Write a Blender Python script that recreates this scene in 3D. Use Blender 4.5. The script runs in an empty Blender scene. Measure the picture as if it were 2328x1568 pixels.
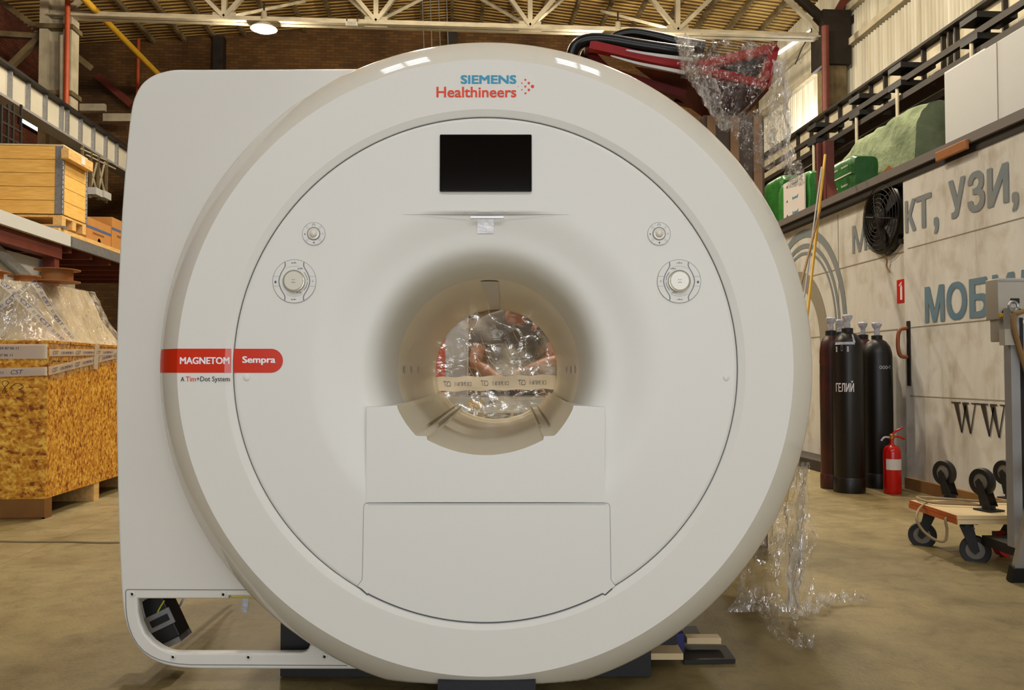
import bpy, bmesh, math, random
from mathutils import Vector, Matrix, noise
random.seed(7)
S = bpy.context.scene
COL = S.collection
PI = math.pi

# ------------------------------------------------------------------ camera
FPX, CX, CY, CAMZ = 1927.0, 1164.0, 784.0, 1.03
PITCH, YAW = math.atan(61 / 1927), math.radians(4.1)
FW = Vector((math.sin(YAW), math.cos(YAW), 0)); RT = Vector((math.cos(YAW), -math.sin(YAW), 0)); ZZ = Vector((0, 0, 1))
FP = FW * math.cos(PITCH) + ZZ * math.sin(PITCH); UP = -FW * math.sin(PITCH) + ZZ * math.cos(PITCH)
CAM = Vector((0, 0, CAMZ))
cd = bpy.data.cameras.new('camera'); cam = bpy.data.objects.new('camera', cd); COL.objects.link(cam)
cd.sensor_width = 36; cd.lens = FPX / 2328 * 36; cd.clip_start = 0.05; cd.clip_end = 200
cam.matrix_world = Matrix(((RT.x, UP.x, -FP.x, CAM.x), (RT.y, UP.y, -FP.y, CAM.y), (RT.z, UP.z, -FP.z, CAM.z), (0, 0, 0, 1)))
S.camera = cam
S.view_settings.view_transform = 'Standard'; S.view_settings.look = 'None'
S.view_settings.gamma = 1; S.view_settings.use_curve_mapping = False
S.view_settings.exposure = 0.0

# ------------------------------------------------------------------ world and large lights
wd = bpy.data.worlds.new('world'); S.world = wd; wd.use_nodes = True
wd.node_tree.nodes['Background'].inputs[0].default_value = (0.9, 0.95, 1, 1)
wd.node_tree.nodes['Background'].inputs[1].default_value = 0.3

def area(name, loc, target, sx, sy, power, colour):
    l = bpy.data.lights.new(name, 'AREA'); l.shape = 'RECTANGLE'; l.size = sx; l.size_y = sy
    l.energy = power; l.color = colour
    o = bpy.data.objects.new(name, l); COL.objects.link(o); o.location = loc
    o.rotation_euler = (Vector(target) - Vector(loc)).to_track_quat('-Z', 'Y').to_euler(); return o
def point(name, loc, power, colour, r=0.2):
    l = bpy.data.lights.new(name, 'POINT'); l.energy = power; l.color = colour; l.shadow_soft_size = r
    o = bpy.data.objects.new(name, l); COL.objects.link(o); o.location = loc; return o
WARM = (1.0, 0.87, 0.67); DAY = (0.93, 0.97, 1.0)
# frontal fill added at an invented gate; daylight at added gable windows behind the camera
area('added_gate_fill', (0.3, -4.55, 1.55), (0.3, 3, 1.3), 5.4, 2.7, 200, (.97, .985, 1.0))
area('added_gable_daylight', (0, -4.3, 8.3), (0, 2.5, 1.0), 12, 2.2, 170, DAY)
LAMPS = [(-4.29, 19.5, 380), (3.9, 19.5, 900), (-2.4, 13.5, 1100), (4.3, 13.5, 850), (-1.2, 9.5, 1250), (3.6, 9.5, 1100), (-4.3, 1.0, 20), (4.3, 1.0, 20)]  # first two lamps are in view, the other six are assumed
for x, y, e in LAMPS: point('lamp_light', (x, y, 8.70), e, WARM, 0.22)
# unseen lamp assumed for glare low on the corrugated wall behind the scanner rim
point('assumed_wall_light', (9.0, 21.2, 6.95), 260, (1, .95, .86), 0.15)  # bare point light, no fixture modelled

# ------------------------------------------------------------------ pixel -> place helpers
def ray(x, y): return FP + RT * ((x - CX) / FPX) + UP * ((CY - y) / FPX)
def at(x, y, d): D = ray(x, y); return CAM + D * (d / D.dot(FW))
def onz(x, y, z=0.0): D = ray(x, y); return CAM + D * ((z - CAMZ) / D.z)
def onx(x, y, X): D = ray(x, y); return CAM + D * (X / D.x)
def ony(x, y, Y): D = ray(x, y); return CAM + D * (Y / D.y)
def cf(xc, d, z): return Vector((0, 0, z)) + RT * xc + FW * d
def lerp(a, b, t): return a + (b - a) * t
def sstep(a, b, x):
    t = min(1, max(0, (x - a) / (b - a))); return t * t * (3 - 2 * t)

# ------------------------------------------------------------------ materials
def lin(c):
    c = c / 255.0
    return c / 12.92 if c <= 0.04045 else ((c + 0.055) / 1.055) ** 2.4
def rgb(r, g, b): return (lin(r), lin(g), lin(b), 1)
MATS = {}
def mat(name, c, rough=0.5, metal=0.0, spec=0.5, var=0.0, vscale=6.0, bump=0.0, bscale=30.0, c2=None, emit=None, estr=0, stretch=None, coat=0.0):
    if name in MATS: return MATS[name]
    m = bpy.data.materials.new(name); m.use_nodes = True; nt = m.node_tree; N = nt.nodes; L = nt.links
    p = N['Principled BSDF']; p.inputs['Roughness'].default_value = rough; p.inputs['Metallic'].default_value = metal
    p.inputs['Specular IOR Level'].default_value = spec; p.inputs['Base Color'].default_value = c
    p.inputs['Coat Weight'].default_value = coat; p.inputs['Coat Roughness'].default_value = 0.05
    if emit: p.inputs['Emission Color'].default_value = emit; p.inputs['Emission Strength'].default_value = estr
    tc = N.new('ShaderNodeTexCoord'); mp = N.new('ShaderNodeMapping'); L.new(tc.outputs['Object'], mp.inputs[0])
    if stretch: mp.inputs['Scale'].default_value = stretch
    n = N.new('ShaderNodeTexNoise'); n.inputs['Scale'].default_value = vscale; n.inputs['Detail'].default_value = 6
    L.new(mp.outputs[0], n.inputs['Vector'])
    if var > 0 or c2:
        r = N.new('ShaderNodeValToRGB'); r.color_ramp.elements[0].position = 0.3; r.color_ramp.elements[1].position = 0.7
        d = c2 if c2 else tuple(max(0, v * (1 - var)) for v in c[:3]) + (1,)
        r.color_ramp.elements[0].color = d; r.color_ramp.elements[1].color = c
        L.new(n.outputs['Fac'], r.inputs[0]); L.new(r.outputs[0], p.inputs['Base Color'])
    if bump > 0:
        n2 = N.new('ShaderNodeTexNoise'); n2.inputs['Scale'].default_value = bscale; n2.inputs['Detail'].default_value = 5
        L.new(mp.outputs[0], n2.inputs['Vector'])
        b = N.new('ShaderNodeBump'); b.inputs['Strength'].default_value = bump; b.inputs['Distance'].default_value = 0.02
        L.new(n2.outputs['Fac'], b.inputs['Height']); L.new(b.outputs[0], p.inputs['Normal'])
    MATS[name] = m; return m

WHITE = mat('white_plastic', rgb(222, 221, 214), 0.40, spec=0.35)
FACEW = mat('satin_white_plastic', rgb(222, 220, 212), 0.48, spec=0.35)
GLOSSW = mat('gloss_white_plastic', rgb(220, 216, 202), 0.07, spec=0.55)
HOUSE = mat('housing_plastic', rgb(216, 213, 204), 0.35, var=0.03, vscale=2)
BOREM = mat('bore_liner', rgb(238, 230, 206), 0.3)
GAP = mat('gap_dark', rgb(84, 86, 90), 0.7)
GREYL = mat('grey_line', rgb(128, 128, 130), 0.5)
SCREEN = mat('screen_black', rgb(8, 7, 7), 0.08, spec=0.6)
FOIL = mat('foil_tape', rgb(206, 206, 208), 0.42, metal=0.6, bump=0.25, bscale=14, stretch=(1, .25, 1))
TRED = mat('band_red', rgb(206, 48, 18), 0.25)
TWHITE = mat('ink_white', rgb(238, 232, 236), 0.5)
TBLUE = mat('ink_blue', rgb(52, 148, 184), 0.4)
TORANGE = mat('ink_orange', rgb(224, 62, 22), 0.4)
TBLACK = mat('ink_black', rgb(30, 29, 30), 0.5)
TICON = mat('ink_grey', rgb(84, 84, 88), 0.5)
BLACK = mat('black_rubber', rgb(14, 14, 16), 0.55)
BLACKG = mat('black_gloss', rgb(7, 7, 8), 0.3, spec=0.35)
DKMET = mat('dark_steel', rgb(40, 33, 26), 0.6, metal=0.2, var=0.5, vscale=5)
STEEL = mat('bare_steel', rgb(160, 160, 162), 0.35, metal=0.8)
GALV = mat('galvanised_steel', rgb(160, 162, 166), 0.4, metal=0.6, var=0.25, vscale=20)
PALES = mat('pale_painted_steel', rgb(188, 178, 152), 0.6, var=0.35, vscale=3, bump=.1)
TRUSSM = mat('truss_paint', rgb(196, 186, 160), 0.6, var=0.4, vscale=2.5)
OLIVE = mat('old_olive_paint', rgb(128, 112, 78), 0.7, c2=rgb(70, 56, 34), vscale=2.2)
REDST = mat('red_brown_steel', rgb(106, 44, 30), 0.55, var=0.35, vscale=5)
REDP = mat('red_painted_steel', rgb(146, 9, 5), 0.5, spec=.25, var=0.15)
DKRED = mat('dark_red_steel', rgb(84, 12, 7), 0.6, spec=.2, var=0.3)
ORNG = mat('orange_pipe_paint', rgb(176, 70, 22), 0.5, var=0.3, vscale=4)
YELP = mat('yellow_pipe_paint', rgb(206, 160, 40), 0.45, var=0.15)
PINE = mat('pine_board', rgb(234, 190, 106), 0.6, c2=rgb(214, 164, 78), vscale=5, stretch=(1, 1, 8))
PINEL = mat('pine_timber', rgb(222, 186, 120), 0.6, c2=rgb(196, 152, 88), vscale=6, stretch=(6, 1, 6))
PLY = mat('plywood_deck', rgb(214, 192, 148), 0.5, var=0.1, vscale=4)
ORWOOD = mat('orange_edge', rgb(190, 92, 34), 0.5, var=0.2)
CARD = mat('cardboard', rgb(176, 124, 62), 0.75, var=0.1)
FIBRE = mat('fibreboard_brown', rgb(160, 100, 42), 0.65, var=0.2, vscale=12)
GASRED = mat('cylinder_brown_red', rgb(70, 20, 12), 0.42, c2=rgb(40, 11, 8), vscale=6)
GASBLK = mat('cylinder_black', rgb(11, 5, 4), 0.4, var=0.4, vscale=5)
CAPW = mat('cap_wrap', rgb(196, 196, 206), 0.35, var=0.3, vscale=50, bump=.6, bscale=60)
EXTR = mat('extinguisher_red', rgb(190, 16, 12), 0.22)
PAPER = mat('paper_label', rgb(214, 206, 200), 0.6)
GREENB = mat('green_film_pack', rgb(22, 98, 30), 0.35, var=0.35, vscale=4, bump=.4, bscale=12)
GREENL = mat('light_green_film', rgb(58, 134, 58), 0.3, var=0.3, vscale=7, bump=.4, bscale=14)
GWOOL = mat('glass_wool_green', rgb(140, 152, 116), 0.9, c2=rgb(96, 110, 80), vscale=3.5, bump=.8, bscale=14)
PANEL = mat('white_sandwich_panel', rgb(192, 194, 193), 0.5, var=0.02)
TRIMG = mat('grey_trim', rgb(112, 106, 102), 0.5)
SIGNR = mat('sign_red', rgb(206, 24, 18), 0.45)
LETB = mat('wall_lettering', rgb(122, 134, 140), 0.7, c2=rgb(136, 140, 138), vscale=5)
LETB2 = mat('wall_lettering_blue', rgb(92, 126, 148), 0.7, c2=rgb(112, 134, 146), vscale=5)
LETG = mat('wall_lettering_grey', rgb(148, 140, 124), 0.8)
LETK = mat('wall_lettering_black', rgb(40, 34, 28), 0.7, c2=rgb(66, 52, 36), vscale=9)
GREYP = mat('grey_painted_metal', rgb(150, 150, 150), 0.45, var=0.08)
BOXG = mat('control_box_grey', rgb(172, 166, 152), 0.5, var=0.06)
CORD = mat('cord_beige', rgb(150, 128, 92), 0.6, var=0.2)
STRAP = mat('strap_tan', rgb(138, 106, 62), 0.7, var=0.2)
WHEELG = mat('wheel_grey', rgb(120, 114, 104), 0.5, var=0.2)
SKIN = mat('skin', rgb(206, 142, 112), 0.5, var=0.08, vscale=14)
TSHIRT = mat('grey_cotton', rgb(112, 106, 100), 0.85, var=0.1, vscale=18)
TROUS = mat('dark_trousers', rgb(44, 44, 52), 0.85, var=0.15)
HAIR = mat('brown_hair', rgb(58, 40, 28), 0.7, var=0.4, vscale=40)
ALU = mat('aluminium', rgb(188, 188, 190), 0.3, metal=0.7)
BLUEB = mat('blue_box', rgb(26, 28, 96), 0.5)
TAPEB = mat('tape_ink', rgb(58, 64, 112), 0.5)
YEL = mat('yellow_label', rgb(206, 166, 40), 0.5)
GLOW = mat('lamp_glow', (1, .95, .8, 1), 0.5, emit=(1, .9, .68, 1), estr=14)
WINGLOW = mat('daylit_pane', (1, 1, 1, 1), 0.4, emit=(.93, .96, 1, 1), estr=6)
REDGLOW = mat('red_lamp_glow', (1, .1, .05, 1), 0.4, emit=(1, .08, .03, 1), estr=3)
GREYC = mat('grey_cloth', rgb(200, 198, 196), 0.8, var=0.1)
ORANGEM = mat('orange_plastic', rgb(220, 82, 24), 0.5)

def thin_mat(name, c, rough=.4):
    m = bpy.data.materials.new(name); m.use_nodes = True; nt = m.node_tree; N = nt.nodes; p = N['Principled BSDF']; p.inputs['Base Color'].default_value = c; p.inputs['Roughness'].default_value = rough
    t = N.new('ShaderNodeBsdfTranslucent'); t.inputs[0].default_value = c; x = N.new('ShaderNodeMixShader'); x.inputs[0].default_value = .5
    nt.links.new(p.outputs[0], x.inputs[1]); nt.links.new(t.outputs[0], x.inputs[2]); nt.links.new(x.outputs[0], N['Material Output'].inputs[0]); MATS[name] = m; return m
TAPE = thin_mat('printed_tape', rgb(236, 228, 212)); CREASE_GLINT = thin_mat('film_crease_glint', rgb(244, 242, 238), .25)
def nodes_mat(name):
    m = bpy.data.materials.new(name); m.use_nodes = True
    return m, m.node_tree.nodes, m.node_tree.links, m.node_tree.nodes['Principled BSDF']
def ramp(N, pts):
    r = N.new('ShaderNodeValToRGB'); e = r.color_ramp.elements
    e[0].position, e[0].color = pts[0]; e[1].position, e[1].color = pts[-1]
    for p, c in pts[1:-1]:
        k = e.new(p); k.color = c
    return r

def floor_mat():
    m, N, L, p = nodes_mat('concrete_floor')
    tc = N.new('ShaderNodeTexCoord')
    n1 = N.new('ShaderNodeTexNoise'); n1.inputs['Scale'].default_value = 0.55; n1.inputs['Detail'].default_value = 8; n1.inputs['Roughness'].default_value = .62
    n2 = N.new('ShaderNodeTexNoise'); n2.inputs['Scale'].default_value = 3.2; n2.inputs['Detail'].default_value = 9; n2.inputs['Roughness'].default_value = .7
    n3 = N.new('ShaderNodeTexNoise'); n3.inputs['Scale'].default_value = 60; n3.inputs['Detail'].default_value = 3
    n4 = N.new('ShaderNodeTexNoise'); n4.inputs['Scale'].default_value = 9; n4.inputs['Detail'].default_value = 10; n4.inputs['Roughness'].default_value = .75; n4.inputs['Distortion'].default_value = .6
    for n in (n1, n2, n3, n4): L.new(tc.outputs['Object'], n.inputs['Vector'])
    r1 = ramp(N, [(.3, rgb(108, 95, 60)), (.5, rgb(134, 119, 78)), (.72, rgb(154, 139, 98))])
    L.new(n1.outputs['Fac'], r1.inputs[0])
    r2 = ramp(N, [(.30, (.52, .47, .38, 1)), (.5, (.95, .94, .92, 1)), (.62, (1.02, 1.02, 1.02, 1)), (.8, (1.25, 1.25, 1.22, 1))]); L.new(n2.outputs['Fac'], r2.inputs[0])
    mx = N.new('ShaderNodeMix'); mx.data_type = 'RGBA'; mx.blend_type = 'MULTIPLY'; mx.inputs[0].default_value = 0.8
    L.new(r1.outputs[0], mx.inputs[6]); L.new(r2.outputs[0], mx.inputs[7])
    br = N.new('ShaderNodeTexBrick'); br.offset = 0; br.inputs['Scale'].default_value = 1
    br.inputs['Brick Width'].default_value = 6; br.inputs['Row Height'].default_value = 3; br.inputs['Mortar Size'].default_value = .004
    br.inputs['Mortar Smooth'].default_value = .3
    br.inputs['Color1'].default_value = br.inputs['Color2'].default_value = (1, 1, 1, 1); br.inputs['Mortar'].default_value = (.62, .58, .5, 1)
    mp = N.new('ShaderNodeMapping'); mp.inputs['Location'].default_value = (2.4, 1.42, 0)
    L.new(tc.outputs['Object'], mp.inputs[0]); L.new(mp.outputs[0], br.inputs['Vector'])
    r4 = ramp(N, [(.34, (.66, .62, .54, 1)), (.5, (.97, .97, .96, 1)), (.66, (1.12, 1.11, 1.08, 1))]); L.new(n4.outputs['Fac'], r4.inputs[0])
    m4 = N.new('ShaderNodeMix'); m4.data_type = 'RGBA'; m4.blend_type = 'MULTIPLY'; m4.inputs[0].default_value = .85
    L.new(mx.outputs[2], m4.inputs[6]); L.new(r4.outputs[0], m4.inputs[7]); mx = m4
    m2 = N.new('ShaderNodeMix'); m2.data_type = 'RGBA'; m2.blend_type = 'MULTIPLY'; m2.inputs[0].default_value = 1
    L.new(mx.outputs[2], m2.inputs[6]); L.new(br.outputs[0], m2.inputs[7]); L.new(m2.outputs[2], p.inputs['Base Color'])
    rr = N.new('ShaderNodeMapRange'); rr.inputs[3].default_value = .38; rr.inputs[4].default_value = .7
    L.new(n2.outputs['Fac'], rr.inputs[0]); L.new(rr.outputs[0], p.inputs['Roughness'])
    b = N.new('ShaderNodeBump'); b.inputs['Strength'].default_value = .15; b.inputs['Distance'].default_value = .01
    L.new(n3.outputs['Fac'], b.inputs['Height']); L.new(b.outputs[0], p.inputs['Normal'])
    return m
def brick_mat(name, c1, c2, mo, plane='xz'):
    m, N, L, p = nodes_mat(name); p.inputs['Roughness'].default_value = .9
    tc = N.new('ShaderNodeTexCoord'); sx = N.new('ShaderNodeSeparateXYZ'); cb = N.new('ShaderNodeCombineXYZ')
    L.new(tc.outputs['Object'], sx.inputs[0]); L.new(sx.outputs['X' if plane == 'xz' else 'Y'], cb.inputs[0]); L.new(sx.outputs['Z'], cb.inputs[1])
    br = N.new('ShaderNodeTexBrick'); br.inputs['Scale'].default_value = 1; br.inputs['Brick Width'].default_value = .27; br.inputs['Row Height'].default_value = .085
    br.inputs['Mortar Size'].default_value = .012; br.inputs['Color1'].default_value = c1; br.inputs['Color2'].default_value = c2; br.inputs['Mortar'].default_value = mo
    L.new(cb.outputs[0], br.inputs['Vector'])
    n = N.new('ShaderNodeTexNoise'); n.inputs['Scale'].default_value = .6; n.inputs['Detail'].default_value = 8; L.new(cb.outputs[0], n.inputs['Vector'])
    r = ramp(N, [(.3, (.45, .42, .38, 1)), (.7, (1.1, 1.05, 1, 1))]); L.new(n.outputs['Fac'], r.inputs[0])
    mx = N.new('ShaderNodeMix'); mx.data_type = 'RGBA'; mx.blend_type = 'MULTIPLY'; mx.inputs[0].default_value = 1
    L.new(br.outputs[0], mx.inputs[6]); L.new(r.outputs[0], mx.inputs[7]); L.new(mx.outputs[2], p.inputs['Base Color'])
    return m
def roof_mat():
    m, N, L, p = nodes_mat('roof_deck'); p.inputs['Roughness'].default_value = .85
    tc = N.new('ShaderNodeTexCoord')
    w = N.new('ShaderNodeTexWave'); w.bands_direction = 'Y'; w.inputs['Scale'].default_value = 1.6; w.inputs['Distortion'].default_value = 1.2; w.inputs['Detail'].default_value = 2; w.inputs['Detail Scale'].default_value = .8
    n = N.new('ShaderNodeTexNoise'); n.inputs['Scale'].default_value = .9; n.inputs['Detail'].default_value = 7
    L.new(tc.outputs['Object'], w.inputs['Vector']); L.new(tc.outputs['Object'], n.inputs['Vector'])
    r = ramp(N, [(.05, rgb(96, 70, 30)), (.45, rgb(190, 156, 88)), (1, rgb(212, 182, 110))]); L.new(w.outputs[1], r.inputs[0])
    r2 = ramp(N, [(.3, (.42, .36, .28, 1)), (.62, (1, 1, 1, 1))]); L.new(n.outputs['Fac'], r2.inputs[0])
    mx = N.new('ShaderNodeMix'); mx.data_type = 'RGBA'; mx.blend_type = 'MULTIPLY'; mx.inputs[0].default_value = 1
    L.new(r.outputs[0], mx.inputs[6]); L.new(r2.outputs[0], mx.inputs[7]); L.new(mx.outputs[2], p.inputs['Base Color'])
    b = N.new('ShaderNodeBump'); b.inputs['Strength'].default_value = .6; b.inputs['Distance'].default_value = .08
    L.new(w.outputs[1], b.inputs['Height']); L.new(b.outputs[0], p.inputs['Normal'])
    return m
def dirtywall_mat():
    m, N, L, p = nodes_mat('dirty_cream_panel'); p.inputs['Roughness'].default_value = .65
    tc = N.new('ShaderNodeTexCoord'); mp = N.new('ShaderNodeMapping'); mp.inputs['Scale'].default_value = (1, 2.2, .55)
    L.new(tc.outputs['Object'], mp.inputs[0])
    n = N.new('ShaderNodeTexNoise'); n.inputs['Scale'].default_value = 1.6; n.inputs['Detail'].default_value = 9; n.inputs['Roughness'].default_value = .65; L.new(mp.outputs[0], n.inputs['Vector'])
    r = ramp(N, [(.28, rgb(182, 174, 158)), (.45, rgb(214, 212, 204)), (.7, rgb(226, 225, 220))]); L.new(n.outputs['Fac'], r.inputs[0])
    n2 = N.new('ShaderNodeTexNoise'); n2.inputs['Scale'].default_value = 5; n2.inputs['Detail'].default_value = 8; L.new(tc.outputs['Object'], n2.inputs['Vector'])
    r2 = ramp(N, [(.3, (.72, .66, .56, 1)), (.5, (1, 1, 1, 1))]); L.new(n2.outputs['Fac'], r2.inputs[0])
    mx = N.new('ShaderNodeMix'); mx.data_type = 'RGBA'; mx.blend_type = 'MULTIPLY'; mx.inputs[0].default_value = .6
    L.new(r.outputs[0], mx.inputs[6]); L.new(r2.outputs[0], mx.inputs[7]); L.new(mx.outputs[2], p.inputs['Base Color'])
    b = N.new('ShaderNodeBump'); b.inputs['Strength'].default_value = .35; b.inputs['Distance'].default_value = .04
    L.new(n.outputs['Fac'], b.inputs['Height']); L.new(b.outputs[0], p.inputs['Normal'])
    return m
def osb_mat():
    m, N, L, p = nodes_mat('strand_board'); p.inputs['Roughness'].default_value = .55
    tc = N.new('ShaderNodeTexCoord'); prev = None
    for k, (rot, sc, th) in enumerate([((.5, .5, .4), 55, .6), ((-.9, -.8, -.5), 60, .62), ((1.5, 1.45, .9), 50, .62)]):
        m0 = N.new('ShaderNodeMapping'); m0.inputs['Rotation'].default_value = rot; mp = N.new('ShaderNodeMapping'); mp.inputs['Scale'].default_value = (1, .9, .2)
        L.new(tc.outputs['Object'], m0.inputs[0]); L.new(m0.outputs[0], mp.inputs[0])
        v = N.new('ShaderNodeTexVoronoi'); v.inputs['Scale'].default_value = sc; L.new(mp.outputs[0], v.inputs['Vector'])
        sx = N.new('ShaderNodeSeparateColor'); L.new(v.outputs['Color'], sx.inputs[0])
        if prev is None: prev = sx.outputs[0]
        else:
            a = N.new('ShaderNodeMath'); a.operation = 'ADD'; L.new(prev, a.inputs[0]); L.new(sx.outputs[k % 3], a.inputs[1]); prev = a.outputs[0]
    dv = N.new('ShaderNodeMath'); dv.operation = 'DIVIDE'; dv.inputs[1].default_value = 3; L.new(prev, dv.inputs[0])
    r = ramp(N, [(.15, rgb(120, 62, 6)), (.35, rgb(184, 116, 22)), (.55, rgb(208, 148, 40)), (.85, rgb(238, 194, 84))]); L.new(dv.outputs[0], r.inputs[0])
    L.new(r.outputs[0], p.inputs['Base Color'])
    return m
def film_mat(name='stretch_film', haze=.10, gloss=.5, bs=26, strength=.6, stretch=(1, 1, .35)):
    m = bpy.data.materials.new(name); m.use_nodes = True; nt = m.node_tree; N = nt.nodes; L = nt.links; N.clear()
    out = N.new('ShaderNodeOutputMaterial'); tr = N.new('ShaderNodeBsdfTransparent'); tr.inputs[0].default_value = (.96, .955, .94, 1)
    gl = N.new('ShaderNodeBsdfGlossy'); gl.inputs['Roughness'].default_value = .12; gl.inputs['Color'].default_value = (1, 1, 1, 1)
    df = N.new('ShaderNodeBsdfDiffuse'); df.inputs[0].default_value = (.85, .83, .8, 1)
    tl = N.new('ShaderNodeBsdfTranslucent'); tl.inputs[0].default_value = (.85, .83, .8, 1)
    ad = N.new('ShaderNodeMixShader'); ad.inputs[0].default_value = .5; L.new(df.outputs[0], ad.inputs[1]); L.new(tl.outputs[0], ad.inputs[2])
    tc = N.new('ShaderNodeTexCoord'); mp = N.new('ShaderNodeMapping'); mp.inputs['Scale'].default_value = stretch; L.new(tc.outputs['Object'], mp.inputs[0])
    n = N.new('ShaderNodeTexNoise'); n.inputs['Scale'].default_value = bs; n.inputs['Detail'].default_value = 4; n.inputs['Distortion'].default_value = 1.2; L.new(mp.outputs[0], n.inputs['Vector'])
    b = N.new('ShaderNodeBump'); b.inputs['Strength'].default_value = strength; b.inputs['Distance'].default_value = .03; L.new(n.outputs['Fac'], b.inputs['Height'])
    L.new(b.outputs[0], gl.inputs['Normal']); L.new(b.outputs[0], df.inputs['Normal'])
    n3 = N.new('ShaderNodeTexNoise'); n3.inputs['Scale'].default_value = bs * .55; n3.inputs['Detail'].default_value = 3; n3.inputs['Distortion'].default_value = .8; L.new(mp.outputs[0], n3.inputs['Vector'])
    fa = ramp(N, [(.40, (.03, .03, .03, 1)), (.47, (.06, .06, .06, 1)), (.50, (gloss, gloss, gloss, 1)), (.53, (.06, .06, .06, 1)), (.62, (.03, .03, .03, 1))]); L.new(n3.outputs['Fac'], fa.inputs[0])
    n2 = N.new('ShaderNodeTexNoise'); n2.inputs['Scale'].default_value = bs * .5; n2.inputs['Detail'].default_value = 5; L.new(mp.outputs[0], n2.inputs['Vector'])
    r = ramp(N, [(.48, (haze * .5,) * 3 + (1,)), (.7, (min(1, haze * 5),) * 3 + (1,))]); L.new(n2.outputs['Fac'], r.inputs[0])
    m1 = N.new('ShaderNodeMixShader'); L.new(r.outputs[0], m1.inputs[0]); L.new(tr.outputs[0], m1.inputs[1]); L.new(ad.outputs[0], m1.inputs[2])
    m2 = N.new('ShaderNodeMixShader'); L.new(fa.outputs[0], m2.inputs[0]); L.new(m1.outputs[0], m2.inputs[1]); L.new(gl.outputs[0], m2.inputs[2])
    L.new(m2.outputs[0], out.inputs[0])
    return m
FLOORM = floor_mat(); BRICKB = brick_mat('brown_brick', rgb(106, 74, 28), rgb(82, 54, 20), rgb(74, 54, 26))
BRICKL = brick_mat('red_brick', rgb(122, 62, 36), rgb(92, 44, 24), rgb(70, 48, 34), 'yz')
ROOFM = roof_mat(); DIRTY = dirtywall_mat(); OSB = osb_mat()
FILM = film_mat('stretch_film', .06, .5, 40); FILM2 = film_mat('dense_film', .10, .6, 34, .7); FILM3 = film_mat('film_tail', .24, .6, 30, .7, (1, 1, .25)); FILMB = film_mat('bore_film', .12, .5, 18, .6, (.5, 1, .8))
CORR = mat('translucent_corrugated', rgb(206, 202, 186), 0.45, c2=rgb(168, 160, 136), vscale=1.2, stretch=(1, 3, .3))

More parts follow.
